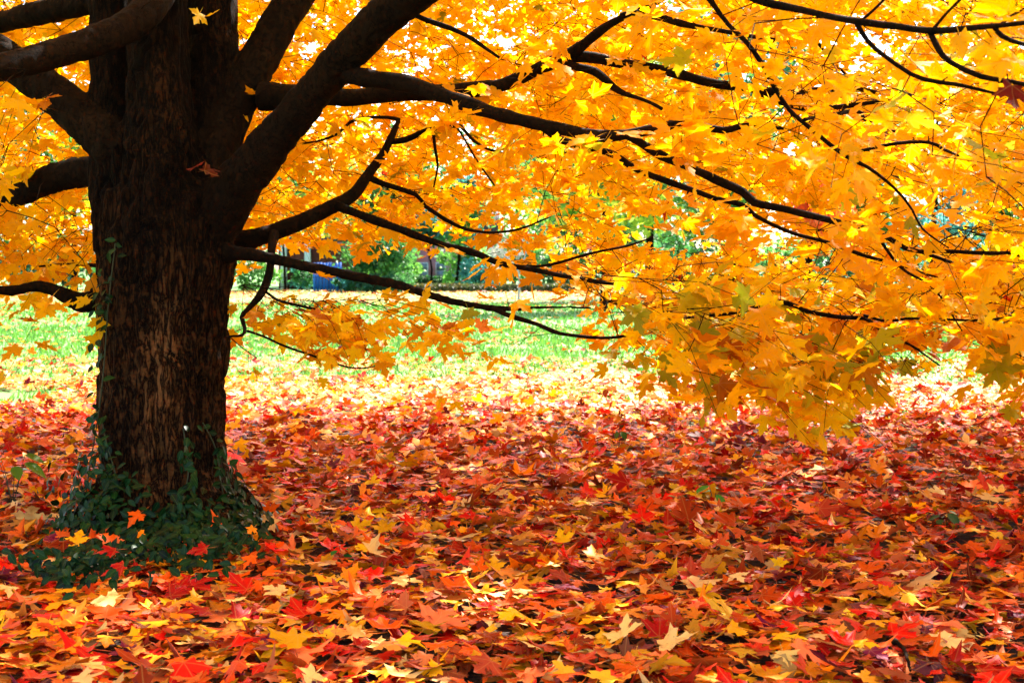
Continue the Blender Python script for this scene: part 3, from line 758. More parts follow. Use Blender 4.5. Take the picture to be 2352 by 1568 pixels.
far_protos = [leaf_proto(.5, 200 + k, .30 + .06 * k, False) for k in range(10)]
out_protos = [leaf_proto(0, 250 + k, .30 + .06 * k, False) for k in range(10)]
lod_i = np.where(cz < 7.3, 2, np.where(cz < 9.8, 1, 0))
lod_i = np.where((cx < -60) | (cx > 2412) | (cy < -60), 0, lod_i)
for nm_, sel_, pr_ in (('crown', ~single & (lod_i == 2), crown_protos), ('crown', ~single & (lod_i == 1), far_protos), ('crown', ~single & (lod_i == 0), out_protos)):
    tag(link(nm_, leaf_mass(nm_, pr_, kind_i[sel_], Lp[sel_], LR[sel_], Ls[sel_], Lc[sel_], M_CROWN), tree), kind='stuff')
o = link('leaf', cm[7], tree, (0, 0, 0))                              # one maroon leaf at the right
o.matrix_local = Matrix.Translation(-Vector(TREE)) @ mat4(frames(np.array([[.1, -.8, .5]]), np.array([[-.2, 0, -1]]))[0], P(2325, 195, 3.3), .085)
o.color = (.16, .012, .008, 1); o['label'] = 'maroon leaf hanging at the upper right edge'

# upper and outer crown, mostly above the picture: it shades the ground
nU = 40000
th = rng.uniform(0, 2 * math.pi, nU); rad = 8.3 * np.sqrt(rng.random(nU)); h = rng.random(nU)
z = 3.6 + 8.0 * h * np.sqrt(np.clip(1 - (rad / 8.8) ** 2, 0, 1)) + rng.normal(0, .2, nU)
edge = rad > 5.5
z = np.where(edge & (rng.random(nU) < .40) & (np.sin(th) > -.35), rng.uniform(1.9, 4.2, nU), z)
up = TREE + np.column_stack([rad * np.cos(th), rad * np.sin(th), z])
ux, uy, uz = proj(up)
inview = (ux > -350) & (ux < 2700) & (uy > -260) & (uz > 0)
near = np.linalg.norm(up - np.array([0, 0, 1.2]), axis=1) < 2.4
clump = vnoise(up * 0.9) > .33
front = (up[:, 1] < 2.0) & (up[:, 2] < 5.0 - 0.5 * up[:, 1])      # open to the sky behind the camera
keep = ~inview & ~near & clump & ~front
up = up[keep]; n = len(up)
uR = frames(np.array([0, 0, 1.0]) + rng.normal(0, .5, (n, 3)), rng.normal(0, 1, (n, 3)))
uc = np.array([YEL[a] for a in rng.integers(0, 5, n)]) * rng.uniform(.85, 1.05, (n, 1))
low_protos = [leaf_proto(-1, 300 + k, .4, False) for k in range(5)]
tag(link('outer_crown', leaf_mass('outer_crown', low_protos, rng.integers(0, 5, n), up, uR, rng.uniform(.13, .20, n), np.minimum(uc, .98), M_CROWN), tree), kind='stuff')

# ------------------------------------------------------------------ fallen leaves
FC = {'golden yellow': srgb(244, 172, 8), 'bright yellow': srgb(252, 194, 10), 'amber': srgb(238, 136, 6), 'orange': srgb(232, 88, 4),
      'burnt orange': srgb(190, 60, 4), 'scarlet': srgb(222, 16, 4), 'crimson': srgb(160, 2, 8), 'tan': srgb(232, 150, 56),
      'pale cream': srgb(248, 206, 128), 'rust brown': srgb(118, 28, 2), 'plum purple': srgb(110, 14, 56), 'salmon pink': srgb(244, 122, 70)}
FN = list(FC); FA = np.array([FC[k] for k in FN])
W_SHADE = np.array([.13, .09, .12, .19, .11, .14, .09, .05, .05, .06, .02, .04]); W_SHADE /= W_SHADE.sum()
W_SUN_PALED = np.array([.07, .06, .07, .08, .05, .07, .07, .16, .24, .03, .03, .14]); W_SUN_PALED /= W_SUN_PALED.sum()  # far leaf colours weighted paler, painting in the overexposed sunlight

def fallen(n, x, y, zlo, zhi, tilt, wts):
    th = np.abs(rng.normal(0, tilt, n)); ph = rng.uniform(0, 2 * math.pi, n)
    nr = np.column_stack([np.sin(th) * np.cos(ph), np.sin(th) * np.sin(ph), np.cos(th)])
    flip = rng.random(n) < .4
    nr = np.where(flip[:, None], -nr, nr)
    R = frames(nr, rng.normal(0, 1, (n, 3)))
    s = np.clip(rng.normal(.084, .021, n), .042, .135)
    pos = np.column_stack([x, y, rng.uniform(zlo, zhi, n) + s * .33 * np.sin(th)])
    pos -= np.einsum('nij,j->ni', R, np.array([0, .3, 0])) * s[:, None]
    ci = rng.choice(len(FN), n, p=wts)
    rose = (x > .16 * y) & (rng.random(n) < .25)
    ci = np.where(rose, rng.choice([6, 5, 10, 11, 5, 11], n), ci)          # more wine-red leaves on the right
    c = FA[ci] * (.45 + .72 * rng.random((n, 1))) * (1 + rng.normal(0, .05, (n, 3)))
    return pos, R, s, np.clip(c, 0, .97), ci, th, flip

def strip(d0, d1, dens, margin=1.0):
    area = .38 * (d1 * d1 - d0 * d0) + 2 * margin * (d1 - d0) * .5
    n = int(area * dens)
    d = np.sqrt(rng.uniform(d0 * d0, d1 * d1, n)) if d0 > 0 else rng.uniform(d0, d1, n)
    x = rng.uniform(-1, 1, n) * (.38 * d + margin * .5)
    far = np.hypot(x - TREE[0], d - TREE[1]) > .27
    return x[far], d[far]

hi = [leaf_proto(2, 500 + k, .22 + .065 * k) for k in range(12)]
md_ = [leaf_proto(1, 600 + k, .22 + .07 * k) for k in range(10)]
lo = [leaf_proto(0, 700 + k, .5 + .05 * k, False) for k in range(6)]
mf_ = [leaf_proto(.5, 650 + k, .22 + .07 * k) for k in range(8)]
batches = []
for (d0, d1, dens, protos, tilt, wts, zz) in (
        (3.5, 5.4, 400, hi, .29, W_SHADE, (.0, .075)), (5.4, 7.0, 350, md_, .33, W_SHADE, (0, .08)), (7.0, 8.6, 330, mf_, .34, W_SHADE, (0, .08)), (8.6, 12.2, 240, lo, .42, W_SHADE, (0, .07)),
        (12.2, 15.5, 190, lo, .38, W_SUN_PALED, (0, .04)), (15.5, 19, 52, lo, .35, W_SUN_PALED, (0, .04)), (19, 28, 11, lo, .3, W_SUN_PALED, (.01, .05)),
        (28, 48, 3.5, lo, .3, W_SUN_PALED, (.02, .06)), (48, 82, 7, lo, .3, W_SUN_PALED, (.02, .06))):
    x, y = strip(d0, d1, dens)
    # drifts: thin places show soil or grass
    thin = vnoise(np.column_stack([x * 1.3, y * 1.0, 0 * x])) 
    keep = thin > (-1 if d0 < 12.1 else .18 if d0 < 19 else .30)
    x, y = x[keep], y[keep]
    pos, R, s, c, *_ = fallen(len(x), x, y, zz[0], zz[1], tilt, wts)
    if d0 >= 28: s = s * (1.2 if d0 < 40 else 1.7)
    batches.append((protos, pos, R, s, c))
V_all = []
by = {}
for protos, pos, R, s, c in batches: by.setdefault(id(protos), (protos, []))[1].append((pos, R, s, c))
lab = {id(hi): ('leaf_litter', 'deep litter of red, orange and yellow maple leaves in the foreground'),
       id(md_): ('leaf_litter', 'shaded litter of maple leaves spread around the maple trunk'),
       id(mf_): ('leaf_litter', 'darker litter of maple leaves just behind the maple trunk'),
       id(lo): ('leaf_litter', 'sunlit pale fallen leaves scattered over the far lawn')}
for key, (protos, bs) in by.items():
    pos, R, s, c = (np.concatenate([b[k] for b in bs]) for k in range(4))
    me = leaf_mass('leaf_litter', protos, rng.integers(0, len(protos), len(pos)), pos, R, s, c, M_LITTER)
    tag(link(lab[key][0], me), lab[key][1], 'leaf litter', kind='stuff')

# single leaves lying on top of the litter, nearest the camera
hi_m = [mesh_np('fallen_leaf', V_, F_, M_LITTER_ONE, False, None, U_) for V_, F_, U_ in hi]
used_labels = set()
def lay(px, py, size, colour, az=None, tilt=None, mesh=None, z=.05, label=None, face=True, nrm=None):
    d = EYE * FOC / max(py - 620, 30.)
    p = P(px, py, d); p = p * (1 - 0) ; p[2] = z
    az = rng.uniform(0, 2 * math.pi) if az is None else az
    if nrm is None:
        th = abs(rng.normal(0, .21)) if tilt is None else tilt
        ph = rng.uniform(0, 2 * math.pi) if tilt is None else -math.pi / 2 + rng.normal(0, .4)
        nrm = np.array([math.sin(th) * math.cos(ph), math.sin(th) * math.sin(ph), math.cos(th)])
    th = math.acos(min(1, abs(nrm[2]) / np.linalg.norm(nrm)))
    R = frames(np.array([nrm]), np.array([[math.cos(az), math.sin(az), .15 * (th > .5)]]))[0]
    k = rng.integers(0, 12) if mesh is None else mesh
    p = p + np.array([0, 0, size * .35 * math.sin(th)]) - R @ np.array([0, .3, 0]) * size
    o = link('fallen_leaf', hi_m[k], None, (0, 0, 0))
    o.matrix_world = mat4(R, p, size)
    c = FC[colour] * rng.uniform(.88, 1.1) if isinstance(colour, str) else np.asarray(colour)
    o.color = (*[float(min(.97, v)) for v in c], 1)
    tag(o, label, 'leaf', 'single maple leaves lying on top of the litter')
    return o, k, th

HERO = [
 (1475, 1235, .10, 'scarlet', 1.6, .7, 'bright red leaf in mid litter right of the yellow star-like leaf'),
 (1290, 1290, .085, 'bright yellow', 1.6, .75, 'upright bright yellow star-like leaf left of the bright red leaf in mid litter'),
 (1515, 1520, .105, 'crimson', 1.5, .6, 'big deep red leaf at the bottom edge, right of centre'),
 (855, 1398, .095, 'scarlet', 2.2, .3, 'wide scarlet leaf below the vine, right of the trunk'),
 (560, 1478, .11, 'crimson', 1.0, .35, 'large crimson leaf below the trunk near the bottom edge'),
 (1600, 1395, .135, 'pale cream', 0.3, .25, 'largest cream leaf with dark gap beneath, right of centre'),
 (1010, 1490, .125, 'salmon pink', 1.2, .45, 'large peach leaf near the bottom edge left of centre'),
 (925, 1385, .10, 'pale cream', 0.0, .15, 'thin cream leaf lying flat right of the wide scarlet leaf'),
 (205, 1235, .11, 'pale cream', 0.9, .45, 'broad cream leaf lying against the vine left of the trunk foot'),
 (285, 1200, .085, 'scarlet', 1.2, .95, 'vivid red-orange leaf standing upright at the foot of the trunk'),
 (338, 1185, .06, 'bright yellow', 1.6, 1.15, 'small spotted yellow leaf upright against the trunk foot'),
 (120, 1305, .075, 'plum purple', .2, .3, 'purple leaf among dark vine leaves left of the trunk'),
 (270, 1312, .055, 'salmon pink', 2.0, .6, 'small pink leaf standing in the vine left of the trunk'),
 (220, 1310, .085, 'burnt orange', 1.0, .5, 'reddish orange leaf among the vine left of the trunk'),
 (635, 1412, .085, 'pale cream', 2.6, .3, 'cream leaf just below and right of the trunk foot'),
 (1790, 1345, .06, 'bright yellow', 1.2, .6, 'small sharp yellow leaf in the right half of the litter'),
 (2180, 1540, .13, 'pale cream', .1, .25, 'large cream leaf at the bottom edge near the right corner'),
 (1100, 1360, .08, 'orange', 1.4, .5, 'orange leaf tilted up left of centre in the foreground'),
 (250, 1480, .09, 'pale cream', 2.9, .3, 'cream leaf below the vine near the lower left corner'),
 (430, 1400, .1, 'crimson', .4, .25, 'dark red leaf lying below the trunk foot'),
 (2110, 1205, .07, 'golden yellow', .7, .5, 'golden leaf beside the dark tuft in the right litter'),
 (1660, 1300, .075, 'orange', 1.57, 1.3, 'narrow orange leaf standing on edge beside the fallen stick'),
]
for q in range(15):
    HERO.append((rng.uniform(110, 330) if q < 11 else rng.uniform(380, 590), rng.uniform(1265, 1400), rng.uniform(.05, .085), FN[int(rng.choice([0, 2, 3, 4, 5, 6, 6, 8, 9, 10]))], rng.uniform(0, 6.2), rng.uniform(.2, .7), None))
    cn = HERO[-1][3]; sd = 'left' if q < 11 else 'right'
    HERO[-1] = HERO[-1][:6] + (f"{cn} leaf caught in the {sd} part of the vine, {['lowest', 'low', 'middle', 'upper'][q % 4]} {['beside a cream leaf', 'over dark vine leaves', 'near its edge', 'close to the trunk'][q // 4 % 4]}",)
hero_xy = []
for px, py, s, c, az, tl, lb in HERO:
    o, k, th = lay(px, py, s, c, az, tl, z=rng.uniform(.10, .17) if 'vine' in lb else .07, label=lb)
    used_labels.add(lb); hero_xy.append((px, py))
POSE = lambda th, k: ('upright' if th > .75 else 'tilted' if th > .42 else 'curled' if k > 7 else 'wavy' if k > 3 else 'flat')
ROWS = [(1568, 'on the bottom edge'), (1530, 'just above the bottom edge'), (1490, 'low in the foreground'), (1445, 'in the middle foreground'), (1400, 'in the upper foreground')]
COLS = [(0, 'at far left'), (190, 'left of the trunk'), (330, 'straight below the trunk'), (540, 'right of the trunk'), (800, 'left of centre'),
        (1050, 'near the centre'), (1300, 'right of centre'), (1560, 'in the right half'), (1830, 'towards the right'), (2090, 'near the right edge'), (2352, '')]
pts2 = []
tries = 0
while len(pts2) < 268 and tries < 60000:
    tries += 1
    px, py = rng.uniform(15, 2335), 1345 + 215 * rng.random() ** .8
    mind = 52 * ((py - 620) / 940) ** .5
    if any(abs(px - a) < 90 and abs(py - b) < 50 for a, b in hero_xy): continue
    if px < 450 and py < 1400: continue
    if all(((px - a) ** 2 + (2.1 * (py - b)) ** 2) > mind ** 2 for a, b in pts2): pts2.append((px, py))
for px, py in pts2:
    ci = rng.choice(len(FN), p=W_SHADE * np.array([1.2, 1.2, 1, .9, .7, 1, 1, 1.6, 2.2, .5, 1, 1.3]) / (W_SHADE * np.array([1.2, 1.2, 1, .9, .7, 1, 1, 1.6, 2.2, .5, 1, 1.3])).sum())
    size = float(np.clip(rng.normal(.083, .016), .05, .12))
    o, k, th = lay(px, py, size, FN[ci], z=rng.uniform(.06, .09))
    row = next(t for y_, t in reversed(ROWS) if py <= y_); cl = next(COLS[q][1] for q in range(len(COLS) - 1) if COLS[q][0] <= px < COLS[q + 1][0])
    sz = 'large ' if size > .1 else 'small ' if size < .076 else ''
    place = lambda c_: f'{POSE(th, k)} {sz}{FN[c_]} maple leaf {row} {cl}'
    if place(ci) in used_labels:
        for c_ in rng.permutation(len(FN)):
            if place(c_) not in used_labels: ci = c_; break
        o.color = (*[float(min(.97, v)) for v in FC[FN[ci]]], 1)
    lb = place(ci); used_labels.add(lb)
    o['label'] = lb

# ------------------------------------------------------------------ vine at the trunk foot
vine = empty('vine_plant', TREE + np.array([.05, -.2, 0]))
tag(vine, 'dark green glossy vine climbing round the trunk foot', 'vine')
def vine_leaf_proto(seed):
    r = np.random.default_rng(abs(int(seed)))
    ys = np.array([0, .12, .35, .6, .82, 1.0]); ws = np.array([0, .17, .27, .24, .12, 0]) * r.uniform(.85, 1.2)
    out = np.vstack([np.column_stack([ws, ys]), np.column_stack([-ws, ys])[1:-1][::-1]])
    mid = np.column_stack([np.zeros(4), ys[1:-1]])
    V2 = np.vstack([out, mid]); nO = len(out)
    F = []
    F += [(0, 1, nO), (0, nO, 9)]
    for k in range(3): F += [(1 + k, 2 + k, nO + k + 1), (1 + k, nO + k + 1, nO + k), (9 - k, nO + k, nO + k + 1), (9 - k, nO + k + 1, 8 - k)]
    F += [(4, 5, nO + 3), (nO + 3, 5, 6)]
    z = .22 * np.abs(V2[:, 0]) - .22 * V2[:, 1] ** 2 * r.uniform(.3, 1.3)
    return np.column_stack([V2, z]), np.array(F), V2 * np.array([1, 1.0])
vm = [mesh_np('leaf', *vine_leaf_proto(k)[:2], M_VINE, True, None, vine_leaf_proto(k)[2]) for k in range(5)]
M_STEM = simple('vine_stem', (.03, .04, .012), .6, .3, 30)
STEMS = [  # (px, py) paths of the vine; distance follows the trunk's front
 [(150,1230),(190,1150),(205,1060),(222,960),(235,850),(246,700),(262,560)], [(300,1300),(330,1220),(390,1180),(430,1110),(428,1040),(420,985)],
 [(560,1290),(530,1190),(512,1110),(500,1030),(470,970)], [(480,1310),(520,1250),(560,1200),(540,1140)], [(240,1180),(270,1110),(250,1030),(235,960)],
 [(200,1240),(230,1180),(260,1140),(300,1110)], [(330,1310),(400,1250),(460,1200),(500,1150)], [(140,1360),(200,1350),(260,1330),(340,1310)],
 [(420,1330),(480,1280),(540,1260),(590,1230)], [(170,1250),(180,1180),(210,1120)], [(370,1320),(380,1270),(420,1220)], [(580,1280),(570,1220),(540,1160),(520,1080)],
 [(60,1330),(110,1330),(160,1380),(230,1370)], [(300,1330),(350,1300),(420,1290),(500,1300)], [(520,1300),(560,1260),(585,1200)]]
vleaf = []
rfoot = lambda z: np.interp(z, [0, .1, .25, .5, .9, 3], [.40, .36, .32, .29, .275, .28])
def on_trunk(px, py):
    """Point just outside the trunk's front, or on the litter in front of it."""
    for d in np.arange(4.6, D0 + .06, .01):
        p = P(px, py, d)
        if p[2] < .03: return np.array([p[0], p[1], .10])
        if math.hypot(p[0] - TREE[0], p[1] - TREE[1]) < rfoot(p[2]) + .035: return p
    return P(px, py, D0 - .02)
for st in STEMS:
    a = np.array(st, float)
    pp = spline(np.column_stack([a, 0 * a[:, 0]]), 14)[:, :2] + rng.normal(0, 3, (1, 2))
    w = np.array([on_trunk(x_, y_) for x_, y_ in pp])
    w[1:-1] = (w[:-2] + w[1:-1] + w[2:]) / 3
    mb = MB(); mb.tube(w, np.full(len(w), .0028), 5)
    link('stem', mb.mesh('stem', M_STEM, True), vine)
    for q, p in enumerate(w):
        dens = 4.2 if p[2] < .45 else 1.5
        for _ in range(rng.poisson(dens)): vleaf.append(p)
for _ in range(1250):                                      # bushy mound at the foot
    px, py = (rng.normal(470, 66), rng.normal(1240, 42)) if rng.random() < .58 else (rng.normal(235, 50), rng.normal(1190, 75)) if rng.random() < .82 else (rng.normal(230, 70), rng.normal(1325, 24))
    px += max(0, 1190 - py) * (.08 if px > 400 else -.05)
    vleaf.append(on_trunk(px, py) + np.array([0, -.06, .0]))
random.shuffle(vleaf)
axis = TREE
vl = []
for p in vleaf:
    o_ = p - axis; o_[2] = 0; o_ /= np.linalg.norm(o_) + 1e-6
    p = p + o_ * rng.uniform(0, .06) + rng.normal(0, .016, 3); p[2] = max(p[2], rng.uniform(.08, .15))
    nr = o_ + np.array([0, 0, rng.uniform(.1, 1.2)]) + rng.normal(0, .35, 3)
    R = frames(nr[None], (rng.normal(0, .8, 3) + np.array([0, 0, -.5]))[None])[0]
    c = np.array([.003, .021, .0025]) * rng.uniform(.35, 1.8) + np.array([0, .002, .003]) * rng.random()
    vl.append((p, R, rng.uniform(.030, .055), c, rng.integers(5)))
vl.sort(key=lambda t: t[0][1])
for p, R, s, c, k in vl[:300]:
    o = link('leaf', vm[k], vine, (0, 0, 0))
    o.matrix_local = Matrix.Translation(-Vector(vine.location)) @ mat4(R, p, s)
    o.color = (*map(float, c), 1)
M_VINE_MASS = vine_material('vine_leaf_mass', 'tint')
vr = vl[300:]
tag(link('foliage', leaf_mass('foliage', [vine_leaf_proto(k) for k in range(5)], np.array([t[4] for t in vr]), np.array([t[0] for t in vr]), np.array([t[1] for t in vr]),
    np.array([t[2] for t in vr]), np.array([t[3] for t in vr]), M_VINE_MASS), vine), kind='stuff')

# small green plants, stick and a falling leaf
def sprig(name, px, py, label, leaves, size, c, h=.08):
    d = EYE * FOC / (py - 620); b = P(px, py, d); b[2] = 0
    e = empty(name, b); tag(e, label, 'plant', 'small green plants in the litter')
    for k in range(leaves):
        az = 2 * math.pi * k / leaves + rng.uniform(0, 1); hh = h * rng.uniform(.6, 1.4)
        tip = b + np.array([math.cos(az) * h * .4, math.sin(az) * h * .4, hh + .05])
        mb = MB(); mb.tube([b, (b + tip) / 2 + (0, 0, .02), tip], [.002, .0016, .001], 4)
        link('stem', mb.mesh('stem', M_STEM, True), e)
        o = link('leaf', vm[k % 5], e, (0, 0, 0))
        R = frames(np.array([[math.cos(az) * .4, math.sin(az) * .4 - .3, 1.0]]), np.array([[math.cos(az), math.sin(az), -.1]]))[0]
        o.matrix_local = Matrix.Translation(-Vector(b)) @ mat4(R, tip, size * rng.uniform(.8, 1.2))
        o.color = (*map(float, np.array(c) * rng.uniform(.8, 1.2)), 1)
sprig('seedling', 30, 1170, 'green leafy seedling at the left edge beside the trunk', 7, .11, (.10, .22, .02), .16)
sprig('green_sprig', 1640, 1178, 'bright green sprig rising from the litter right of centre', 4, .08, (.05, .25, .03), .06)
sprig('weed', 1420, 1050, 'small dark green weed in the shaded litter at centre', 5, .07, (.03, .10, .02), .12)
sprig('weed', 2170, 1240, 'dark green tuft in the litter at the right', 6, .08, (.02, .06, .02), .05)
sprig('weed', 785, 1320, 'low green weed right of the trunk vine', 4, .06, (.03, .14, .02), .04)
def stick(pl, r, label):
    pts = []
    for px, py, z in pl:
        d = EYE * FOC / (py - 620); p = P(px, py, d); p[2] = z; pts.append(p)
    pts, rr = spline(pts, .02, np.linspace(r, r * .5, len(pl)))
    mb = MB(); mb.tube(pts + rng.normal(0, .0015, pts.shape), rr, 7)
    tag(link('fallen_stick', mb.mesh('fallen_stick', M_BARK, True)), label, 'stick', 'sticks in the litter')
stick([(1640, 1215, .07), (1675, 1235, .09), (1700, 1265, .07), (1712, 1300, .05)], .010, 'bent grey stick poking out of the litter right of centre')
stick([(2040, 1530, .07), (2075, 1560, .08), (2090, 1600, .06)], .008, 'short brown stick at the bottom edge on the right')
o = link('falling_leaf', hi_m[9], None, (0, 0, 0))
o.matrix_world = mat4(frames(np.array([[.5, .75, .45]]), np.array([[.6, 0, .6]]))[0], P(1100, 755, 5.6), .075)
o.color = (*map(float, srgb(190, 90, 14)), 1)
tag(o, 'single brown leaf falling through the air above the lawn', 'leaf')

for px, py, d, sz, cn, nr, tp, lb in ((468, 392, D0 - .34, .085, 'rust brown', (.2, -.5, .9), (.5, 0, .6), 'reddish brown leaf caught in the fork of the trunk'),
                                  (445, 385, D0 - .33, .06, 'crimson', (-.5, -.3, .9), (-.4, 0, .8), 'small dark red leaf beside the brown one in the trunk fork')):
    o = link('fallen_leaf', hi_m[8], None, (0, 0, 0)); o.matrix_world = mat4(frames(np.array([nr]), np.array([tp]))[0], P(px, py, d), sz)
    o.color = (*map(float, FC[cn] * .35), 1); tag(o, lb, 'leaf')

# ------------------------------------------------------------------ far side of the lawn
M_BRICK = simple('dark_brick', (.14, .035, .03), .9, .35, 3.0)
M_PINK = simple('pink_render', (.66, .30, .36), .9, .12, 1.5)
M_WHITE = simple('white_paint', (.75, .76, .78), .6, .06, 3.0)
M_BLUE = simple('blue_paint', (.015, .12, .46), .5, .3, 2.0, stretch=(1, 1, .2))
M_ROOF = simple('roof_shingle', (.07, .06, .06), .9, .3, 4.0)
M_GLASS = simple('window_glass', (.20, .26, .32), .15, .2, 1.0)

def bx(name, lo, hi, mat, parent):
    mb = MB(); mb.box(lo, hi); return link(name, mb.mesh(name, mat), parent)

# brick building with a white post, and a blue board screen in front of it
xa, xb = P(640, 650, 92)[0], P(800, 650, 92)[0]
e = empty('brick_building', (xa, 92, 0)); tag(e, 'dark red brick building with white post beyond the lawn', 'building')
bx('wall', (xa, 92, -.1), (xb + 3, 99, 3.0), M_BRICK, e)
bx('roof', (xa - .4, 91.4, 3.0), (xb + 3.4, 99.6, 3.3), M_ROOF, e)
xp = P(707, 650, 91.6)[0]
bx('post', (xp - .19, 91.45, -.1), (xp + .19, 91.8, 3.0), M_WHITE, e)
xp = P(652, 650, 91.6)[0]
bx('post', (xp - .19, 91.45, -.1), (xp + .19, 91.8, 3.0), M_WHITE, e)
x0, x1 = P(719, 650, 80)[0], P(786, 650, 80)[0]
e = empty('board_screen', (x0, 80, 0)); tag(e, 'blue vertical board screen beside the green bushes', 'fence')
nb = 9; wb = (x1 - x0) / nb
for k in range(nb):
    mb = MB(); mb.box((x0 + k * wb, 80 + (k % 2) * .03, -.05), (x0 + (k + 1) * wb - .035, 80.04 + (k % 2) * .03, 1.60 + .02 * (k % 3)))
    link('board', mb.mesh('board', M_BLUE), e)
for zz in (.3, 1.3): bx('rail', (x0, 80.08, zz), (x1, 80.13, zz + .1), M_BLUE, e)

# pink house
xa, xb = P(948, 640, 100)[0], P(1130, 640, 100)[0]
e = empty('pink_house', (xa, 100, 0)); tag(e, 'pale pink house with white windows seen under the branches', 'house')
bx('wall', (xa, 100, -.1), (xb, 108, 3.4), M_PINK, e)
bx('side_wall', (xa - 1.2, 100.6, -.1), (xa - .01, 107.5, 3.0), M_BRICK, e)
mb = MB()
mb.add([(xa - .5, 99.4, 3.4), (xb + .5, 99.4, 3.4), (xb + .5, 108.6, 3.4), (xa - .5, 108.6, 3.4), (xa - .5, 104, 6.0), (xb + .5, 104, 6.0)],
       [(0, 1, 5, 4), (2, 3, 4, 5), (0, 3, 2, 1)])
mb.add([(xa - .5, 99.4, 3.4), (xa - .5, 108.6, 3.4), (xa - .5, 104, 6.0), (xb + .5, 99.4, 3.4), (xb + .5, 108.6, 3.4), (xb + .5, 104, 6.0)], [(0, 2, 1), (3, 4, 5)])
link('roof', mb.mesh('roof', M_ROOF), e)
for px in (972, 1012, 1060, 1100):
    xw = P(px, 640, 100)[0]
    f = bx('window', (xw - .36, 99.93, .55), (xw + .36, 99.99, 1.75), M_WHITE, e)
    bx('pane', (xw - .28, 99.90, .64), (xw + .28, 99.925, 1.12), M_GLASS, f)
    bx('pane', (xw - .28, 99.90, 1.18), (xw + .28, 99.925, 1.66), M_GLASS, f)
    bx('sill', (xw - .42, 99.84, .48), (xw + .42, 99.98, .545), M_WHITE, f)

def clumps(center, radii, n, leaf, colr, nclump=24, seed=0, flat=0.0, cone=False):
    r = np.random.default_rng(abs(int(seed)))
    c = np.asarray(center, float); radii = np.asarray(radii, float)
    u = r.normal(0, 1, (nclump, 3)); u /= np.linalg.norm(u, axis=1)[:, None]
    cc = c + u * radii * (r.random((nclump, 1)) ** .45)
    if cone:
        t = r.random(nclump) ** .7; a = r.uniform(0, 2 * math.pi, nclump); rr = (1 - t) * r.uniform(.3, 1, nclump)
        cc = c + np.column_stack([np.cos(a) * rr * radii[0], np.sin(a) * rr * radii[1], (t * 2 - 1) * radii[2]])
    k = r.integers(0, nclump, n)
    sc = radii.mean() * .36 * r.uniform(.6, 1.2, nclump)
    if cone: sc = sc * .7
    p = cc[k] + r.normal(0, 1, (n, 3)) * (sc[k] * .55)[:, None] * np.array([1, 1, .75])
    R = frames(r.normal(0, 1, (n, 3)) + np.array([0, 0, .5]), r.normal(0, 1, (n, 3)))
    s = leaf * r.uniform(.6, 1.3, n)
    q = np.array([(-.35, 0, 0), (0, -.6, .06), (.35, 0, 0), (0, .7, -.05)])
    V_ = (np.einsum('nij,vj->nvi', R, q) * s[:, None, None] + p[:, None])
    V_[..., 2] = np.maximum(V_[..., 2], .0)
    tint = r.uniform(.75, 1.3, nclump)
    cl = np.asarray(colr)[r.integers(0, len(colr), nclump)]
    cv = 1.9 * cl[k] * tint[k][:, None] * r.uniform(.8, 1.2, (n, 1))
    F = (np.arange(n) * 4)[:, None] + np.array([[0, 1, 2, 3]])
    return V_.reshape(-1, 3), F, np.repeat(np.clip(cv, 0, .95), 4, 0), cc

def tree_obj(name, px, d, h, rx, rz, colr, label, n=4200, leaf=.34, cone=False, trunk_r=.16, group='trees beyond the lawn', bare=.3, seed=0, cat='tree'):
    b = P(px, 640, d); b[2] = 0
    e = empty(name, b); tag(e, label, cat, group)
    c = b + np.array([0, 0, h - rz])
    V_, F, cv, cc = clumps(c, (rx, rx, rz), n, leaf, colr, 34, seed + int(px) + int(d) * 7, cone=cone)
    link('crown', mesh_np('crown', V_, F, M_FOLIAGE, False, cv), e)['kind'] = 'stuff'
    r = np.random.default_rng(abs(int(px)) + 5)
    pts, rr = spline([b + (0, 0, -.1), b + (r.normal(0, .1), 0, h * .25), b + (r.normal(0, .2), 0, h * .55), b + (r.normal(0, .2), 0, h * .85)], .4, [trunk_r * 1.3, trunk_r, trunk_r * .6, trunk_r * .15])
    mb = MB(); mb.tube(pts, rr, 7)
    t_ = link('trunk', mb.mesh('trunk', M_BARK, True), e)
    if not cone:
        for k in range(7):
            q = pts[int(len(pts) * r.uniform(.3, .75))]; w = cc[r.integers(len(cc))]
            mb = MB(); p2, r2 = spline([q, (q + w) / 2 + (0, 0, .15), w], .5, [trunk_r * .4, trunk_r * .25, .015]); mb.tube(p2, r2, 5)
            link('limb', mb.mesh('limb', M_BARK, True), e)
    return e
G_DARK = [(.022, .085, .022), (.035, .11, .025), (.018, .07, .03)]
G_MID = [(.06, .16, .025), (.09, .20, .03), (.045, .13, .03)]
G_YEL = [(.22, .26, .02), (.33, .29, .02), (.14, .22, .03)]
G_TEAL = [(.035, .15, .13), (.05, .19, .17), (.03, .12, .12)]
C_RED = [(.52, .07, .015), (.60, .13, .02)]
C_GOLD = [(.62, .34, .02), (.55, .26, .02), (.48, .33, .03)]
tree_obj('broadleaf_tree', 655, 84, 9, 2.6, 3.6, G_MID + G_YEL[:1], 'yellow-green tree behind the blue board screen', 3800, trunk_r=.07)
tree_obj('broadleaf_tree', 905, 88, 10, 3.6, 4.2, G_MID + G_DARK[:1], 'green tree behind the large dark bush', 5000)
tree_obj('broadleaf_tree', 1045, 86, 7.5, 2.2, 2.6, G_TEAL[:1] + G_MID[:2], 'slim bluish green tree in front of the pink house', 2600, trunk_r=.10)
tree_obj('broadleaf_tree', 985, 83, 5.0, 1.0, 1.3, G_TEAL[:1] + G_DARK[:1], 'small tree with thin dark trunk beside the pink house', 900, trunk_r=.06)
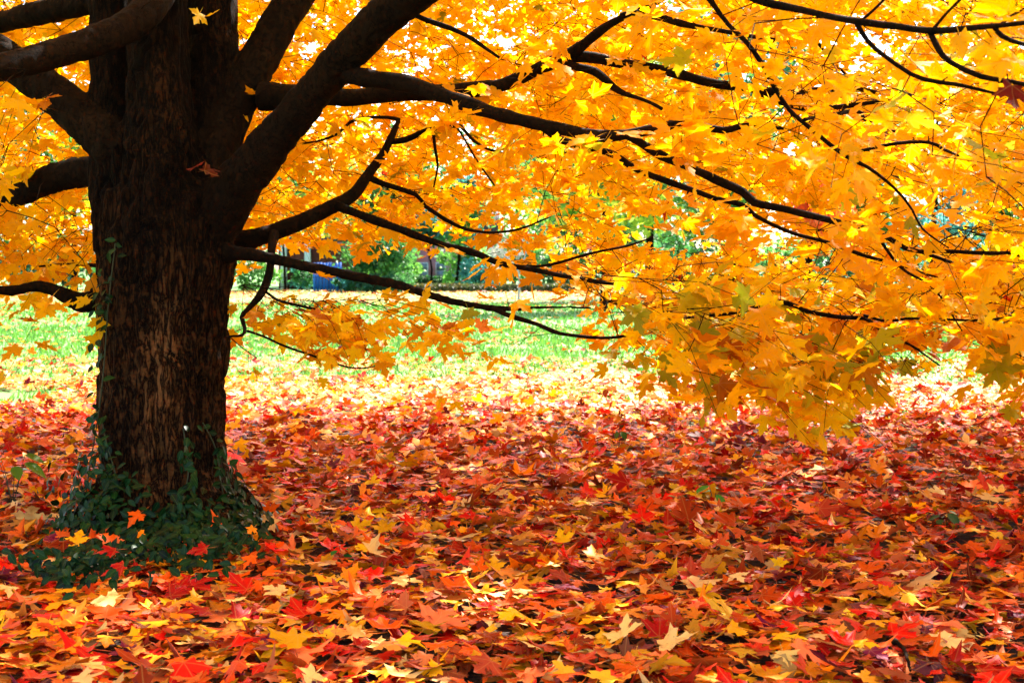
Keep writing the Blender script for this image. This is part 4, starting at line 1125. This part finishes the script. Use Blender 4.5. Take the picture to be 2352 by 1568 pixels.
tree_obj('broadleaf_tree', 1385, 42, 8.5, 2.6, 3.0, G_YEL + G_MID[:2], 'yellow-green tree at centre just beyond the golden crown', 5000, .24, trunk_r=.10)
tree_obj('broadleaf_tree', 1500, 56, 9.5, 4.2, 4.0, G_MID + G_YEL[:1], 'broad green tree showing through the middle of the golden crown', 6000, .3)
tree_obj('broadleaf_tree', 1690, 66, 15.5, 3.4, 5.5, G_TEAL[:2] + G_MID[:1], 'tall bluish green tree seen through the upper gap in the crown', 5600, .34, trunk_r=.22)
tree_obj('broadleaf_tree', 1865, 62, 6.2, 1.7, 2.0, C_RED, 'small red autumn tree seen through the right of the crown', 3000, .26)
tree_obj('broadleaf_tree', 1985, 70, 9.0, 3.0, 3.6, G_MID + G_DARK[:1], 'mid green tree right of the red autumn tree', 4600, .32)
tree_obj('spruce_tree', 2140, 60, 11, 2.4, 5.0, G_TEAL, 'blue-green spruce seen through gaps at the right', 6500, .26, cone=True)  # blue cast of sky and haze put into the leaf colour
tree_obj('broadleaf_tree', 2300, 74, 11, 4.0, 4.5, G_MID + G_TEAL[:1], 'green tree at the far right beyond the lawn', 5200, .34)
tree_obj('broadleaf_tree', 2600, 70, 11, 4.2, 4.8, G_YEL + G_MID, 'yellow-green tree beyond the right edge of the lawn', 4200, .36)
tree_obj('broadleaf_tree', 170, 76, 12, 4.2, 5.0, G_MID + G_YEL, 'yellow-green tree behind the left limbs of the maple', 5200, .34)
tree_obj('broadleaf_tree', -60, 82, 11, 4.2, 4.6, G_DARK + G_MID, 'dark green tree at the far left beyond the lawn', 4600, .34)
tree_obj('broadleaf_tree', 430, 92, 12, 4.4, 5.0, G_MID, 'green tree hidden mostly by the maple trunk', 4200, .36)
tree_obj('broadleaf_tree', 770, 104, 13, 5.0, 5.6, C_GOLD + G_YEL, 'golden tree far behind the brick building', 5000, .4)
tree_obj('broadleaf_tree', 1180, 118, 15, 6.0, 6.5, C_GOLD[:1] + G_MID, 'tall green and gold tree far behind the pink house', 5200, .45)
tree_obj('broadleaf_tree', 1400, 96, 13, 5.0, 5.6, G_DARK + G_MID, 'dark green tree far behind the centre of the crown', 5200, .4)

def shrub(px, d, w, h, colr, label, n=2600, leaf=.2, group='bushes along the far edge of the lawn', dx=0):
    b = P(px, 640, d); b[2] = 0
    e = empty('shrub', b); tag(e, label, 'bush', group)
    V_, F, cv, cc = clumps(b + np.array([0, 0, h * .5]), (w / 2, w / 2.4, h * .5), n, leaf, colr, 30, int(px) * 3 + int(d))
    link('foliage', mesh_np('foliage', V_, F, M_FOLIAGE, False, cv), e)['kind'] = 'stuff'
    for k in range(4):
        mb = MB(); w_ = cc[k]; p2, r2 = spline([b + (.1 * k - .15, 0, -.05), (b + w_) / 2, w_], .2, [.04, .03, .01]); mb.tube(p2, r2, 5)
        link('stem', mb.mesh('stem', M_BARK, True), e)
shrub(872, 79, 4.3, 3.4, G_DARK + G_MID[:1], 'large dark green bush right of the blue board screen', 5600, .20)
shrub(800, 78.5, 1.6, 1.3, G_TEAL[:1] + G_DARK, 'low bluish green bush against the blue board screen', 1200, .16)
shrub(905, 77, 3.0, 1.0, G_DARK, 'low dark shrub at the foot of the large bush', 1800, .15)
shrub(690, 87, 1.6, 1.7, G_DARK[:2] + G_TEAL[:1], 'small green bush in front of the brick wall', 900, .17)
shrub(1068, 92, 3.4, 3.6, G_MID + G_DARK[:1], 'green bush hiding the right part of the pink house', 3000, .2)
shrub(935, 94, 1.8, 2.2, G_MID, 'green bush at the left corner of the pink house', 1500, .18)
shrub(560, 85, 4.5, 3.0, G_MID, 'green bush behind the maple trunk on its right side', 2200, .22)
shrub(1105, 84, 2.4, 1.9, G_TEAL, 'blue-green bush right of the pink house', 1900, .17)
for px, d, w, h, c, t in ((-420, 90, 12, 4.5, G_DARK, 'long dark bush beyond the left frame edge'), (-150, 88, 10, 3.6, G_MID, 'wide green bush at the far left end of the lawn'),
                          (90, 86, 8, 3.0, G_DARK + G_YEL[:1], 'dark green bush left of the trunk at the lawn end'), (300, 90, 8, 3.2, G_MID, 'green bush straight behind the maple trunk'),
                          (1300, 88, 8, 3.4, G_MID + G_DARK, 'green bush at the lawn end right of centre'), (1560, 86, 9, 3.4, G_DARK, 'dark bush behind the hanging skirt of leaves'),
                          (1830, 90, 9, 3.8, G_MID, 'green bush behind the right half of the crown'), (2080, 86, 9, 3.2, G_TEAL[:1] + G_DARK, 'bluish dark bush at the lawn end on the right'),
                          (2340, 90, 9, 3.8, G_MID, 'green bush at the right end of the lawn'), (2650, 90, 11, 4.2, G_DARK, 'dark bush beyond the right frame edge')):
    shrub(px, d, w, h, c, t, 3000, .34)

# clipped low hedge in front of the pink house
def hedge(pxa, pxb, d, h, label, colr):
    a, b = P(pxa, 640, d), P(pxb, 640, d); n = 5200
    r = np.random.default_rng(int(pxa))
    p = np.column_stack([r.uniform(a[0], b[0], n), d + r.uniform(-.5, .5, n), r.uniform(0, h, n) ** .8])
    R = frames(r.normal(0, 1, (n, 3)), r.normal(0, 1, (n, 3))); s = .14 * r.uniform(.6, 1.3, n)
    q = np.array([(-.35, 0, 0), (0, -.6, .06), (.35, 0, 0), (0, .7, -.05)])
    V_ = np.einsum('nij,vj->nvi', R, q) * s[:, None, None] + p[:, None]
    cv = np.asarray(colr)[r.integers(0, len(colr), n)] * r.uniform(.7, 1.3, (n, 1))
    e = empty('hedge', ((a[0] + b[0]) / 2, d, 0)); tag(e, label, 'hedge', 'low clipped hedges')
    link('foliage', mesh_np('foliage', V_.reshape(-1, 3), (np.arange(n) * 4)[:, None] + np.array([[0, 1, 2, 3]]), M_FOLIAGE, False, np.repeat(cv, 4, 0)), e)['kind'] = 'stuff'
    for k in range(8):
        x_ = a[0] + (b[0] - a[0]) * (k + .5) / 8; mb = MB(); mb.tube([(x_, d, -.05), (x_ + .03, d, h * .5), (x_, d, h * .9)], [.03, .02, .01], 5)
        link('stem', mb.mesh('stem', M_BARK), e)
hedge(940, 1330, 78, .36, 'low brownish hedge crossing the lawn end under the branches', [(.06, .08, .02), (.09, .07, .02)])
hedge(955, 1120, 97, .75, 'dark clipped hedge along the base of the pink house', G_DARK)

# leafless pale tree
b = P(1190, 640, 52); b[2] = 0
e = empty('bare_tree', b); tag(e, 'leafless tree with pale grey twigs at centre beyond the lawn', 'tree')
M_PALE = simple('pale_twig', (.45, .40, .36), .8, .2, 6)
def grow(p, d, L_, r, depth, mb):
    q = p + d * L_; m = (p + q) / 2 + rng.normal(0, L_ * .06, 3)
    mb.tube([p, m, q], [r, r * .8, r * .6], 5, False)
    if depth == 0: return
    for _ in range(3 if depth > 1 else 4):
        nd = d + rng.normal(0, .55, 3) + np.array([-.12, 0, 0]); nd /= np.linalg.norm(nd)
        grow(p + (q - p) * rng.uniform(.45, 1), nd, L_ * rng.uniform(.6, .85), r * .55, depth - 1, mb)
mb = MB(); mb.tube([b + (0, 0, -.1), b + (.05, 0, .7), b + (.0, 0, 1.3)], [.045, .04, .035], 7); link('trunk', mb.mesh('trunk', M_PALE, True), e)
for k in range(7):
    dv = np.array([rng.uniform(-1.2, .7), rng.uniform(-.5, .5), rng.uniform(.2, 1.0)]); dv /= np.linalg.norm(dv)
    mb = MB(); grow(b + np.array([0, 0, 1.15 + .03 * k]), dv, .75, .035, 3, mb)
    link('limb', mb.mesh('limb', M_PALE, True), e)
